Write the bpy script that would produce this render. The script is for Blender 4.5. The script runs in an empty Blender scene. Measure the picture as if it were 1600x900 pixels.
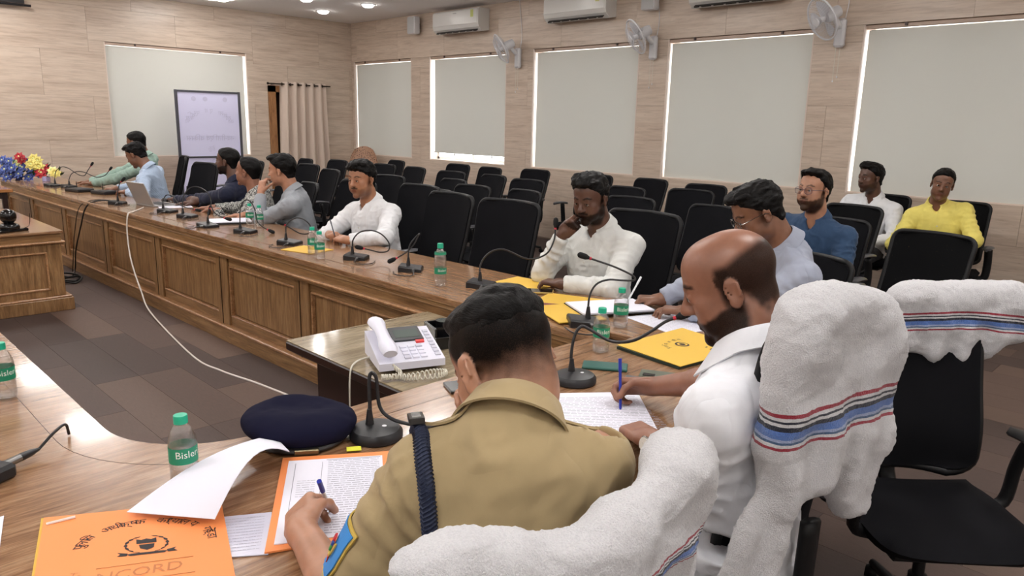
import bpy, math, random
import numpy as np
from mathutils import Vector, Matrix

random.seed(7)
rng = np.random.default_rng(7)
SC = bpy.context.scene
COL = SC.collection
PI = math.pi

# ------------------------------------------------------------------ camera, world, exposure
cam_d = bpy.data.cameras.new('camera')
cam_d.sensor_width = 36.0
cam_d.lens = 36.0 * 1155.0 / 1600.0
cam_d.clip_start = 0.05
cam = bpy.data.objects.new('camera', cam_d)
COL.objects.link(cam)
cam.matrix_world = Matrix(((0.70820973, 0.13843837, -0.69229603, 0.0),
                           (-0.70566278, 0.16920337, -0.68804816, 0.0),
                           (0.02188655, 0.97580994, 0.21752228, 1.58),
                           (0, 0, 0, 1)))
SC.camera = cam
world = bpy.data.worlds.new('world')
SC.world = world
world.use_nodes = True
bg = world.node_tree.nodes['Background']
bg.inputs[0].default_value = (0.93, 0.97, 1.0, 1)
bg.inputs[1].default_value = 9.0
vs = SC.view_settings
vs.view_transform = 'Standard'
vs.look = 'None'
vs.exposure = -0.15
vs.gamma = 1.0
vs.use_curve_mapping = False
PANEL_STRENGTH = 27.0      # ceiling panels added out of view
SPOT_STRENGTH = 34.0       # small round downlights

# ------------------------------------------------------------------ materials
MATS = {}
def lin(c):
    return tuple((x / 12.92 if x <= 0.04045 else ((x + 0.055) / 1.055) ** 2.4) for x in c)
def rgb(r, g, b):
    return lin((r / 255, g / 255, b / 255)) + (1.0,)
class NT:
    def __init__(s, name):
        s.m = bpy.data.materials.new(name); s.m.use_nodes = True
        s.t = s.m.node_tree; s.n = s.t.nodes; s.l = s.t.links
        s.b = s.n['Principled BSDF']
    def node(s, typ, **kw):
        n = s.n.new(typ)
        for k, v in kw.items():
            if k.startswith('i_'):
                key = k[2:]
                key = int(key) if key.isdigit() else key.replace('_', ' ')
                n.inputs[key].default_value = v
            else:
                setattr(n, k, v)
        return n
    def link(s, a, b): s.l.new(a, b)
    def coords(s, scale=(1, 1, 1), rot=(0, 0, 0), kind='Object'):
        c = s.node('ShaderNodeTexCoord'); m = s.node('ShaderNodeMapping')
        m.inputs['Scale'].default_value = scale; m.inputs['Rotation'].default_value = rot
        s.link(c.outputs[kind], m.inputs['Vector']); return m.outputs['Vector']
    def noise(s, vec, scale, detail=4, rough=0.55, dist=0.0):
        n = s.node('ShaderNodeTexNoise'); n.inputs['Scale'].default_value = scale
        n.inputs['Detail'].default_value = detail; n.inputs['Roughness'].default_value = rough
        n.inputs['Distortion'].default_value = dist
        s.link(vec, n.inputs['Vector']); return n.outputs['Fac']
    def ramp(s, fac, stops):
        r = s.node('ShaderNodeValToRGB'); e = r.color_ramp.elements
        while len(e) < len(stops): e.new(0.5)
        for i, (p, c) in enumerate(stops):
            e[i].position = p; e[i].color = c
        s.link(fac, r.inputs['Fac']); return r.outputs['Color']
    def mix(s, fac, a, b, mode='MIX'):
        n = s.node('ShaderNodeMix', data_type='RGBA', blend_type=mode)
        for sock, v in ((n.inputs[0], fac), (n.inputs[6], a), (n.inputs[7], b)):
            if hasattr(v, 'links') or hasattr(v, 'is_linked'): s.link(v, sock)
            else: sock.default_value = v
        return n.outputs[2]
    def bump(s, h, strength=0.3, dist=0.01):
        n = s.node('ShaderNodeBump'); n.inputs['Strength'].default_value = strength
        n.inputs['Distance'].default_value = dist
        s.link(h, n.inputs['Height']); s.link(n.outputs['Normal'], s.b.inputs['Normal'])
        return n
    def set(s, **kw):
        for k, v in kw.items():
            key = k.replace('_', ' ')
            if hasattr(v, 'links') or hasattr(v, 'is_linked'): s.link(v, s.b.inputs[key])
            else: s.b.inputs[key].default_value = v
        return s

def plain(name, col, rough=0.5, metal=0.0, bump=None, spec=0.5, vary=0.0, coat=0.0):
    if name in MATS: return MATS[name]
    t = NT(name)
    t.set(Base_Color=col, Roughness=rough, Metallic=metal)
    t.b.inputs['Specular IOR Level'].default_value = spec
    t.b.inputs['Coat Weight'].default_value = coat
    if bump or vary:
        v = t.coords()
        if vary:
            f = t.noise(v, 6, 4)
            d = tuple(c * (1 - vary) for c in col[:3]) + (1,)
            l = tuple(min(1, c * (1 + vary)) for c in col[:3]) + (1,)
            t.set(Base_Color=t.ramp(f, [(0.3, d), (0.7, l)]))
        if bump: t.bump(t.noise(v, bump[0], 3), bump[1], bump[2] if len(bump) > 2 else 0.002)
    MATS[name] = t.m
    return t.m

def emit(name, col, strength):
    t = NT(name); t.set(Base_Color=col)
    t.b.inputs['Emission Color'].default_value = col
    t.b.inputs['Emission Strength'].default_value = strength
    MATS[name] = t.m; return t.m

def wood(name, c_dark, c_mid, c_light, axis=(1, 1, 1), rough=0.3, coat=0.0, scale=1.0, bump=0.08, rnd=False):
    """streaky laminate; the grain runs along the axis whose scale is smallest"""
    if name in MATS: return MATS[name]
    t = NT(name)
    v = t.coords(axis)
    if rnd:
        oi = t.node('ShaderNodeObjectInfo')
        ad = t.node('ShaderNodeVectorMath', operation='ADD')
        sc = t.node('ShaderNodeVectorMath', operation='SCALE'); sc.inputs['Scale'].default_value = 13.0
        cb = t.node('ShaderNodeCombineXYZ')
        for i in range(3): t.link(oi.outputs['Random'], cb.inputs[i])
        t.link(cb.outputs[0], sc.inputs[0]); t.link(v, ad.inputs[0]); t.link(sc.outputs[0], ad.inputs[1])
        v = ad.outputs[0]
    n1 = t.noise(v, 6 * scale, 6, 0.6, 0.6)
    n2 = t.noise(v, 28 * scale, 5, 0.6, 0.2)
    a = t.ramp(n1, [(0.28, c_dark), (0.5, c_mid), (0.72, c_light)])
    b = t.ramp(n2, [(0.35, (0.72, 0.72, 0.72, 1)), (0.6, (1.06, 1.06, 1.06, 1))])
    t.set(Base_Color=t.mix(1.0, a, b, 'MULTIPLY'), Roughness=rough)
    t.b.inputs['Coat Weight'].default_value = coat
    t.b.inputs['Coat Roughness'].default_value = 0.08
    if bump: t.bump(n2, bump, 0.004)
    MATS[name] = t.m; return t.m

# ------------------------------------------------------------------ objects
def tag(o, label=None, cat=None, group=None, kind=None):
    if label: o['label'] = label
    if cat: o['category'] = cat
    if group: o['group'] = group
    if kind: o['kind'] = kind
    return o
def empty(name, loc=(0, 0, 0), rz=0.0, label=None, cat=None, group=None):
    o = bpy.data.objects.new(name, None); COL.objects.link(o)
    o.location = loc; o.rotation_euler = (0, 0, rz); o.empty_display_size = 0.1
    return tag(o, label, cat, group)
def link(name, me, parent=None, mat=None, loc=None, rot=None):
    o = bpy.data.objects.new(name, me); COL.objects.link(o)
    if mat is not None and not len(me.materials): me.materials.append(mat)
    if parent is not None: o.parent = parent
    if loc is not None: o.location = loc
    if rot is not None: o.rotation_euler = rot
    return o
def clone(o, parent=None):
    c = o.copy(); COL.objects.link(c); c.parent = parent
    for ch in list(o.children): clone(ch, c)
    return c

class MB:
    """collects pieces of one part"""
    def __init__(s): s.v = []; s.f = []; s.mi = []; s.cur = 0
    def add(s, vs, fs):
        o = len(s.v); s.v += [tuple(map(float, p)) for p in vs]
        s.f += [tuple(i + o for i in f) for f in fs]; s.mi += [s.cur] * len(fs); return s
    def box(s, x0, x1, y0, y1, z0, z1, bev=0.0):
        if bev > 0:
            b = min(bev, (x1 - x0) / 2.01, (y1 - y0) / 2.01, (z1 - z0) / 2.01)
            # chamfered box: 24 verts
            import itertools
            vs = []; idx = {}
            for sx, sy, sz in itertools.product((0, 1), repeat=3):
                X = (x0, x1)[sx]; Y = (y0, y1)[sy]; Z = (z0, z1)[sz]
                ix = b if sx == 0 else -b; iy = b if sy == 0 else -b; iz = b if sz == 0 else -b
                idx[(sx, sy, sz)] = len(vs)
                vs += [(X, Y + iy, Z + iz), (X + ix, Y, Z + iz), (X + ix, Y + iy, Z)]
            fs = []
            def q(ks, a): fs.append([idx[k] + a for k in ks])
            for sx in (0, 1): q([(sx, 0, 0), (sx, 1, 0), (sx, 1, 1), (sx, 0, 1)][::1 if sx else -1], 0)
            for sy in (0, 1): q([(0, sy, 0), (1, sy, 0), (1, sy, 1), (0, sy, 1)][::-1 if sy else 1], 1)
            for sz in (0, 1): q([(0, 0, sz), (1, 0, sz), (1, 1, sz), (0, 1, sz)][::1 if sz else -1], 2)
            for sy in (0, 1):
                for sz in (0, 1): fs.append([idx[(0, sy, sz)] + 1, idx[(1, sy, sz)] + 1, idx[(1, sy, sz)] + 2, idx[(0, sy, sz)] + 2][::1 if sy == sz else -1][::-1 if 1 else 1])
            for sx in (0, 1):
                for sz in (0, 1): fs.append([idx[(sx, 0, sz)] + 0, idx[(sx, 1, sz)] + 0, idx[(sx, 1, sz)] + 2, idx[(sx, 0, sz)] + 2][::1 if sx == sz else -1])
            for sx in (0, 1):
                for sy in (0, 1): fs.append([idx[(sx, sy, 0)] + 0, idx[(sx, sy, 1)] + 0, idx[(sx, sy, 1)] + 1, idx[(sx, sy, 0)] + 1][::1 if sx != sy else -1][::-1])
            for k, i in idx.items():
                fs.append([i, i + 1, i + 2] if (sum(k) % 2) else [i, i + 2, i + 1])
            return s.add(vs, fs)
        vs = [(x0, y0, z0), (x1, y0, z0), (x1, y1, z0), (x0, y1, z0), (x0, y0, z1), (x1, y0, z1), (x1, y1, z1), (x0, y1, z1)]
        return s.add(vs, [(0, 3, 2, 1), (4, 5, 6, 7), (0, 1, 5, 4), (1, 2, 6, 5), (2, 3, 7, 6), (3, 0, 4, 7)])
    def cbox(s, c, h, bev=0.0): return s.box(c[0] - h[0], c[0] + h[0], c[1] - h[1], c[1] + h[1], c[2] - h[2], c[2] + h[2], bev)
    def obox(s, c, h, M, bev=0.0):
        t = MB(); t.cbox((0, 0, 0), h, bev)
        M = np.array(M)
        return s.add([tuple(np.array(c) + M @ np.array(p)) for p in t.v], t.f)
    def prism(s, poly, z0, z1):
        n = len(poly)
        vs = [(x, y, z0) for x, y in poly] + [(x, y, z1) for x, y in poly]
        return s.add(vs, [tuple(range(n))[::-1], tuple(range(n, 2 * n))] + [(i, (i + 1) % n, n + (i + 1) % n, n + i) for i in range(n)])
    def lathe(s, prof, c=(0, 0, 0), n=20, M=None, caps=True):
        vs = []; fs = []; m = len(prof)
        M = np.eye(3) if M is None else np.array(M)
        for r, z in prof:
            for k in range(n):
                a = 2 * PI * k / n
                vs.append(tuple(np.array(c) + M @ np.array((r * math.cos(a), r * math.sin(a), z))))
        for i in range(m - 1):
            for k in range(n):
                fs.append((i * n + k, i * n + (k + 1) % n, (i + 1) * n + (k + 1) % n, (i + 1) * n + k))
        if caps: fs += [tuple(range(n))[::-1], tuple(range((m - 1) * n, m * n))]
        return s.add(vs, fs)
    def tube(s, pts, r, n=8, caps=True, flat=1.0):
        pts = [np.array(p, float) for p in pts]; m = len(pts)
        rr = r if hasattr(r, '__len__') else [r] * m
        tang = [pts[min(i + 1, m - 1)] - pts[max(i - 1, 0)] for i in range(m)]
        tang = [t / (np.linalg.norm(t) + 1e-12) for t in tang]
        up = np.array((0, 0, 1.0)) if abs(tang[0][2]) < 0.9 else np.array((1.0, 0, 0))
        a = np.cross(tang[0], up); a /= np.linalg.norm(a)
        vs = []; fs = []
        for i in range(m):
            a = a - tang[i] * np.dot(a, tang[i]); a /= (np.linalg.norm(a) + 1e-12)
            b = np.cross(tang[i], a)
            for k in range(n):
                w = 2 * PI * k / n
                vs.append(pts[i] + rr[i] * (math.cos(w) * a + flat * math.sin(w) * b))
        for i in range(m - 1):
            for k in range(n):
                fs.append((i * n + k, i * n + (k + 1) % n, (i + 1) * n + (k + 1) % n, (i + 1) * n + k))
        if caps: fs += [tuple(range(n))[::-1], tuple(range((m - 1) * n, m * n))]
        return s.add(vs, fs)
    def grid(s, P, thick=0.0, closed=False):
        """P[i][j] points; optional thickness along the normal"""
        P = np.array(P, float); n, m = P.shape[:2]
        du = np.gradient(P, axis=0); dv = np.gradient(P, axis=1)
        N = np.cross(du, dv); N /= (np.linalg.norm(N, axis=2, keepdims=True) + 1e-12)
        def quads(o, flip):
            q = []
            for i in range(n - 1):
                for j in range(m - 1):
                    f = (o + i * m + j, o + (i + 1) * m + j, o + (i + 1) * m + j + 1, o + i * m + j + 1)
                    q.append(f[::-1] if flip else f)
            return q
        if thick == 0: return s.add(P.reshape(-1, 3), quads(0, False))
        A = P + N * thick / 2; B = P - N * thick / 2
        k = n * m
        fs = quads(0, False) + quads(k, True)
        ring = [(0, j) for j in range(m)] + [(i, m - 1) for i in range(1, n)] + [(n - 1, j) for j in range(m - 2, -1, -1)] + [(i, 0) for i in range(n - 2, 0, -1)]
        ids = [i * m + j for i, j in ring]
        for a in range(len(ids)):
            p, q = ids[a], ids[(a + 1) % len(ids)]
            fs.append((p, q, q + k, p + k)[::1])
        return s.add(np.concatenate([A.reshape(-1, 3), B.reshape(-1, 3)]), fs)
    def mesh(s, name, mats=None, smooth=False, angle=None):
        me = bpy.data.meshes.new(name); me.from_pydata(s.v, [], s.f); me.update()
        if mats is not None:
            for m in (mats if isinstance(mats, (list, tuple)) else [mats]): me.materials.append(m)
            if any(s.mi): me.polygons.foreach_set('material_index', s.mi)
        if smooth:
            me.polygons.foreach_set('use_smooth', [True] * len(s.f))
            if angle: me.set_sharp_from_angle(angle=math.radians(angle))
        return me
    def build(s, name, mat, parent=None, smooth=False, loc=None, rot=None, angle=40):
        return link(name, s.mesh(name, mat, smooth, angle), parent, None, loc, rot)

def rotz(a): return np.array(((math.cos(a), -math.sin(a), 0), (math.sin(a), math.cos(a), 0), (0, 0, 1)))
def rotx(a): return np.array(((1, 0, 0), (0, math.cos(a), -math.sin(a)), (0, math.sin(a), math.cos(a))))
def roty(a): return np.array(((math.cos(a), 0, math.sin(a)), (0, 1, 0), (-math.sin(a), 0, math.cos(a))))
def spline(pts, n=8):
    """Catmull-Rom through pts"""
    P = [np.array(p, float) for p in pts]; P = [2 * P[0] - P[1]] + P + [2 * P[-1] - P[-2]]; out = []
    for i in range(1, len(P) - 2):
        for k in range(n):
            t = k / n
            out.append(0.5 * ((2 * P[i]) + (-P[i - 1] + P[i + 1]) * t + (2 * P[i - 1] - 5 * P[i] + 4 * P[i + 1] - P[i + 2]) * t * t + (-P[i - 1] + 3 * P[i] - 3 * P[i + 1] + P[i + 2]) * t ** 3))
    out.append(P[-2]); return out
# ------------------------------------------------------------------ the room
WX, FY, CZ = 7.656, 11.766, 3.23       # window wall, far wall, ceiling
LX, BY = -5.0, -4.0                    # walls behind the camera

def travertine():
    t = NT('travertine_tile')
    oi = t.node('ShaderNodeObjectInfo')
    geo = t.node('ShaderNodeNewGeometry')
    # long horizontal veins in world space; every tile is shifted by its own number
    mp = t.node('ShaderNodeMapping'); mp.inputs['Scale'].default_value = (0.45, 0.45, 6.0)
    t.link(geo.outputs['Position'], mp.inputs['Vector'])
    cb = t.node('ShaderNodeCombineXYZ'); ml = t.node('ShaderNodeMath', operation='MULTIPLY'); ml.inputs[1].default_value = 31.0
    t.link(oi.outputs['Random'], ml.inputs[0]); t.link(ml.outputs[0], cb.inputs[0]); t.link(ml.outputs[0], cb.inputs[2])
    ad = t.node('ShaderNodeVectorMath', operation='ADD'); t.link(mp.outputs[0], ad.inputs[0]); t.link(cb.outputs[0], ad.inputs[1])
    v = ad.outputs[0]
    n1 = t.noise(v, 2.2, 7, 0.62, 0.5)
    a = t.ramp(n1, [(0.25, rgb(176, 156, 140)), (0.45, rgb(200, 181, 164)), (0.6, rgb(209, 192, 176)), (0.78, rgb(188, 168, 152))])
    n2 = t.noise(v, 9, 5, 0.6, 0.3)
    b = t.ramp(n2, [(0.33, (0.86, 0.84, 0.82, 1)), (0.55, (1.02, 1.02, 1.01, 1))])
    c = t.mix(1.0, a, b, 'MULTIPLY')
    n3 = t.noise(v, 24, 3, 0.7, 0.2)
    p = t.ramp(n3, [(0.27, (0.62, 0.56, 0.5, 1)), (0.33, (1, 1, 1, 1))])
    t.set(Base_Color=t.mix(1.0, c, p, 'MULTIPLY'), Roughness=0.32)
    t.bump(n3, 0.05, 0.002)
    return t.m
M_TILE = travertine()
M_GROUT = plain('grout', rgb(172, 152, 135), 0.9)
M_PAINT = plain('white_paint', rgb(214, 208, 206), 0.85, bump=(40, 0.03))
M_CEIL = plain('ceiling_paint', rgb(243, 240, 240), 0.9)

def carpet():
    t = NT('carpet_plank')
    oi = t.node('ShaderNodeObjectInfo')
    v = t.coords((60, 6, 1))
    n = t.noise(v, 3, 4, 0.7)
    v2 = t.coords((1, 1, 1)); n2 = t.noise(v2, 420, 2, 0.6)
    base = t.ramp(oi.outputs['Random'], [(0.0, rgb(68, 54, 50)), (0.35, rgb(79, 63, 58)), (0.65, rgb(90, 72, 65)), (1.0, rgb(106, 86, 75))])
    f = t.ramp(n, [(0.3, (0.82, 0.82, 0.82, 1)), (0.7, (1.12, 1.1, 1.08, 1))])
    g = t.ramp(n2, [(0.3, (0.85, 0.85, 0.85, 1)), (0.7, (1.1, 1.1, 1.1, 1))])
    t.set(Base_Color=t.mix(1.0, t.mix(1.0, base, f, 'MULTIPLY'), g, 'MULTIPLY'), Roughness=0.62)
    t.bump(n2, 0.25, 0.002)
    return t.m
M_CARPET = carpet()

# corner post closes the joint between the two tiled walls
floor = MB().box(LX - .2, WX + .25, BY - .2, FY + .25, -0.12, -0.008).build('floor', plain('subfloor', rgb(60, 52, 48), 0.9))
tag(floor, 'brown plank flooring of the meeting hall', kind='structure')
# planks: those the view shows are single pieces, the rest one field
PW, PL = 0.25, 1.04
pm = MB().box(0.0008, PW - 0.0008, 0.0008, PL - 0.0008, -0.008, 0.0).mesh('plank', M_CARPET)
field = MB()
ix0, ix1 = int(math.floor((LX - 1.463) / PW)), int(math.ceil((WX - 1.463) / PW))
for ix in range(ix0, ix1):
    off = (0, 0.52)[ix % 2] if True else 0
    for iy in range(-10, 8):
        x = 1.463 + ix * PW; y = 4.70 + iy * PL + (off if x > 2.6 else (0.0, 1.04 * 0.0)[0] + (0.5 if ix % 3 == 1 else 0.0))
        if y > FY or x > WX: continue
        ring = 0.2 < x < 2.2 and 1.6 < y < 9.0
        right = x > 2.7 and -0.9 < y < 3.6
        if ring or right: link('plank', pm, floor, loc=(x, y, 0))
        else: field.box(x + .0008, min(x + PW, WX + .2) - .0008, y + .0008, y + PL - .0008, -0.008, 0.0)
fo = field.build('plank_field', M_CARPET, floor); fo['kind'] = 'stuff'

ceil = MB().box(LX - .2, WX + .25, BY - .2, FY + .25, CZ, CZ + 0.15).build('ceiling', M_CEIL)
tag(ceil, 'plain white painted ceiling with domed downlights and light panels', kind='structure')
for nm, a, lb in (('wall_left', (LX - .2, LX, BY, FY, 0, CZ), 'plain wall on the left side of the hall'), ('wall_back', (LX, WX, BY - .2, BY, 0, CZ), 'plain wall behind the photographer')):
    w = MB().box(*a).build(nm, plain('cream_paint', rgb(232, 226, 218), 0.6)); tag(w, lb, kind='structure')

SILL, HEAD = 0.975, 2.575
# windows in the window wall: y ranges (left edge in view = larger y)
WINS = [(10.03, 11.70), (7.82, 9.56), (5.53, 7.30), (3.40, 5.13), (1.05, 2.92)]
DOOR = (6.03, 7.02, 0.0, 2.10)          # opening in the far wall
FWIN = (3.60, 5.69, SILL, HEAD)

def wall_with_holes(name, u0, u1, holes, place, depth, label):
    """thick wall from boxes around holes; u along the wall; place(u,d,z) -> world, d = depth into the wall"""
    us = sorted({u0, u1} | {h[0] for h in holes} | {h[1] for h in holes})
    zs = sorted({0.0, CZ} | {h[2] for h in holes} | {h[3] for h in holes})
    mb = MB()
    for a, b in zip(us, us[1:]):
        run = None
        for c, d in zip(zs, zs[1:]):
            hole = any(h[0] - 1e-6 <= a and b <= h[1] + 1e-6 and h[2] - 1e-6 <= c and d <= h[3] + 1e-6 for h in holes)
            if hole: continue
            p = [place(a, 0.012, c), place(b, depth, d)]
            x0, x1 = sorted((p[0][0], p[1][0])); y0, y1 = sorted((p[0][1], p[1][1])); z0, z1 = sorted((p[0][2], p[1][2]))
            mb.box(x0, x1, y0, y1, z0, z1)
    w = mb.build(name, M_GROUT); tag(w, label, kind='structure')
    # tiles 1.2 x 0.6, clipped at the holes
    TW, TH = 1.2, 0.6
    k = 0
    nu = int(math.ceil((u1 - u0) / TW)); nz = int(math.ceil(CZ / TH))
    for j in range(nz):
        for i in range(-1, nu + 1):
            a = u0 + (i + (0.5 if j % 2 else 0.0)) * TW; b = a + TW; c = j * TH + 0.02; d = c + TH
            a, b, c, d = max(a, u0), min(b, u1), max(c, 0), min(d, CZ)
            if b - a < 0.02 or d - c < 0.02: continue
            rects = [(a, b, c, d)]
            for h in holes:
                out = []
                for r in rects:
                    if r[1] <= h[0] or r[0] >= h[1] or r[3] <= h[2] or r[2] >= h[3]: out.append(r); continue
                    if r[2] < h[2]: out.append((r[0], r[1], r[2], h[2]))
                    if r[3] > h[3]: out.append((r[0], r[1], h[3], r[3]))
                    lo, hi = max(r[2], h[2]), min(r[3], h[3])
                    if r[0] < h[0]: out.append((r[0], h[0], lo, hi))
                    if r[1] > h[1]: out.append((h[1], r[1], lo, hi))
                rects = out
            for r in rects:
                if r[1] - r[0] < 0.02 or r[3] - r[2] < 0.02: continue
                g = 0.0009
                p = [place(r[0] + g, 0.0, r[2] + g), place(r[1] - g, 0.012, r[3] - g)]
                x0, x1 = sorted((p[0][0], p[1][0])); y0, y1 = sorted((p[0][1], p[1][1])); z0, z1 = sorted((p[0][2], p[1][2]))
                MB().box(x0, x1, y0, y1, z0, z1, 0.001).build('tile', M_TILE, w); k += 1
    return w
wall_r = wall_with_holes('wall_right', BY, FY + .24, [(a, b, SILL, HEAD) for a, b in WINS], lambda u, d, z: (WX + d, u, z), 0.24, 'tiled window wall with five blinds')
wall_f = wall_with_holes('wall_far', LX, WX, [FWIN, DOOR], lambda u, d, z: (u, FY + d, z), 0.24, 'tiled far wall with a blind and a curtained doorway')

# window frames, panes, grille bars
M_ALU = plain('white_window_frame', rgb(225, 222, 218), 0.4)
M_REVEAL = plain('pale_stone_reveal', rgb(225, 208, 196), 0.5)
def glass_mat():
    m = bpy.data.materials.new('window_glass'); m.use_nodes = True; n = m.node_tree.nodes; n.clear()
    o = n.new('ShaderNodeOutputMaterial'); mx = n.new('ShaderNodeMixShader'); tr = n.new('ShaderNodeBsdfTransparent'); gl = n.new('ShaderNodeBsdfGlossy')
    gl.inputs['Roughness'].default_value = 0.02; mx.inputs[0].default_value = 0.08
    L = m.node_tree.links; L.new(tr.outputs[0], mx.inputs[1]); L.new(gl.outputs[0], mx.inputs[2]); L.new(mx.outputs[0], o.inputs[0]); return m
M_PANE = glass_mat()
M_BAR = plain('window_grille_bar', rgb(120, 112, 105), 0.5)
def blind_mat():
    t = NT('blind_fabric'); v = t.coords((1, 1, 1))
    n = t.noise(v, 300, 2)
    t.set(Base_Color=rgb(214, 213, 205), Roughness=0.75); t.bump(n, 0.06, 0.001)
    tr = t.node('ShaderNodeBsdfTranslucent'); tr.inputs['Color'].default_value = rgb(218, 217, 215)
    mx = t.node('ShaderNodeMixShader'); mx.inputs[0].default_value = 0.14
    out = [n for n in t.n if n.type == 'OUTPUT_MATERIAL'][0]
    t.link(t.b.outputs[0], mx.inputs[1]); t.link(tr.outputs[0], mx.inputs[2]); t.link(mx.outputs[0], out.inputs[0])
    return t.m
M_BLIND = blind_mat()
M_COPPER = plain('beige_blind_trim', rgb(184, 160, 142), 0.35)
M_DKTRIM = plain('dark_blind_bar', rgb(70, 52, 48), 0.4)

def window(idx, a, b, c, d, place, parent_label):
    """frame + four panes + bars, set deep in the wall"""
    root = empty('window_%d' % idx); tag(root, parent_label, kind='structure')
    def bx(u0, u1, d0, d1, z0, z1, nm, mat):
        p = [place(u0, d0, z0), place(u1, d1, z1)]
        lo = np.minimum(*p); hi = np.maximum(*p)
        return MB().box(lo[0], hi[0], lo[1], hi[1], lo[2], hi[2]).build(nm, mat, root)
    w = 0.05
    bx(a, a + w, .16, .22, c, d, 'window_frame', M_ALU); bx(b - w, b, .16, .22, c, d, 'window_frame', M_ALU)
    bx(a, b, .16, .22, c, c + w, 'window_frame', M_ALU); bx(a, b, .16, .22, d - w, d, 'window_frame', M_ALU)
    m = (a + b) / 2
    bx(m - .02, m + .02, .17, .21, c, d, 'mullion', M_ALU)
    bx(a + w, m - .02, .185, .19, c + w, d - w, 'pane', M_PANE); bx(m + .02, b - w, .185, .19, c + w, d - w, 'pane', M_PANE)
    for k in range(1, 4):
        u = a + (b - a) * k / 4 + 0.06
        bx(u - .006, u + .006, .205, .217, c + w, d - w, 'grille_bar', M_BAR)
    for k in range(5):
        z = c + .09 + k * .34
        bx(a + w, b - w, .205, .215, z - .005, z + .005, 'grille_bar', M_BAR)
    # stone lining of the opening
    bx(a, b, .012, .16, c - .004, c + .012, 'window_sill', M_REVEAL)
    bx(b - .012, b, .0, .16, c, d, 'window_reveal', M_REVEAL); bx(a, a + .012, .0, .16, c, d, 'window_reveal', M_REVEAL)
    return root
PR = lambda u, d, z: (WX + d, u, z)
PF = lambda u, d, z: (u, FY + d, z)
wl = ['window at the far corner behind its blind', 'window whose blind stops short of the sill', 'third window from the far corner', 'fourth window from the far corner', 'large window nearest the camera']
for i, (a, b) in enumerate(WINS): window(i + 1, a, b, SILL, HEAD, PR, wl[i])
window(6, *FWIN, PF, 'window in the far wall behind its blind')

def blind(a, b, zb, place, label, gapL, gapR, bulge=0.0, trim=False, skew=0.0):
    root = empty('roller_blind', place((a + b) / 2, 0.05, zb)); tag(root, label, 'blind', 'roller blinds over the windows')
    inv = np.array(root.location)
    a2, b2 = a + gapR, b - gapL
    P = []
    for i in range(15):
        u = a2 + (b2 - a2) * i / 14; row = []
        for j in range(21):
            z = HEAD - .05 + (zb - HEAD + .05) * j / 20
            s = i / 14; t = j / 20
            dd = 0.05 + 0.004 * math.sin(7 * s + 2 * t) + bulge * math.exp(-((s - .55 - .25 * t) ** 2) / .02) * t * math.sin(PI * min(1, t * 1.0)) - skew * t * s
            row.append(np.array(place(u, dd, z)) - inv)
        P.append(row)
    MB().grid(P, 0.0015).build('fabric', M_BLIND, root, True)
    def bx(u0, u1, d0, d1, z0, z1, nm, mat, bev=0.0):
        p = [np.array(place(u0, d0, z0)) - inv, np.array(place(u1, d1, z1)) - inv]
        lo = np.minimum(*p); hi = np.maximum(*p)
        return MB().box(lo[0], hi[0], lo[1], hi[1], lo[2], hi[2], bev).build(nm, mat, root)
    bx(a2, b2, .035, .062, zb - .022, zb, 'bottom_bar', M_DKTRIM if trim else M_BLIND, .004)
    bx(a + .005, b - .005, .02, .085, HEAD - .042, HEAD - .002, 'head_rail', M_COPPER, .006)
    for k in (0.2, 0.8):
        u = a + (b - a) * k
        bx(u - .012, u + .012, .005, .02, HEAD - .03, HEAD + .004, 'bracket', M_DKTRIM)
    return root
blind(*WINS[0], 0.985, PR, 'rippled roller blind in the far corner behind brown chair', .022, .0, 0.06, True)
blind(*WINS[1], 1.115, PR, 'roller blind stopping short above a bright strip of daylight', .075, .0)
blind(*WINS[2], 0.985, PR, 'third roller blind from the corner, between two wall fans', .038, .0, 0, True)
blind(*WINS[3], 0.985, PR, 'fourth roller blind from the corner, right of middle fan', .028, .0, 0, True)
blind(*WINS[4], 0.985, PR, 'largest roller blind behind man in yellow shirt', .034, .0, 0, True)
blind(FWIN[0], FWIN[1], 0.985, PF, 'pale roller blind on far wall behind white standee', .04, .01, 0, True)

# ceiling lights
M_PANEL = emit('light_panel', (1.0, 0.97, 0.94, 1), PANEL_STRENGTH)
M_SPOT = emit('downlight_lens', (1.0, 0.96, 0.92, 1), SPOT_STRENGTH)
M_LRIM = plain('light_rim', rgb(225, 225, 225), 0.4)
panel_me = MB().box(-.29, .29, -.29, .29, -.045, -.002, .01).mesh('diffuser', M_PANEL)  # thick box whose sides glow too, shaped to brighten the ceiling
rim_me = MB()
for s in (-1, 1):
    rim_me.box(-.31, .31, s * .3 - .01, s * .3 + .01, -.012, 0); rim_me.box(s * .3 - .01, s * .3 + .01, -.29, .29, -.012, 0)
rim_me = rim_me.mesh('frame', M_LRIM)
for x in (-2.8, -0.3, 2.2, 4.7):  # unseen panel grid, added for soft light from above
    for y in (-2.2, 0.45, 3.1, 5.75, 8.4, 10.6):
        o = empty('ceiling_fill_light', (x, y, CZ), 0, 'square ceiling light panel added out of view above the tables', 'light', 'unseen square ceiling light panels')
        link('diffuser', panel_me, o); link('frame', rim_me, o)
spot_me = MB().lathe([(.0001, -.045), (.05, -.041), (.075, -.028), (.085, -.002)], n=24, caps=False).mesh('lens', M_SPOT)  # lens bulges below the ceiling, shaped to brighten the paint around it
srim = MB().lathe([(.085, -.001), (.087, -.01), (.105, -.008), (.108, 0)], n=24, caps=False).mesh('rim', M_LRIM, True)
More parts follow.
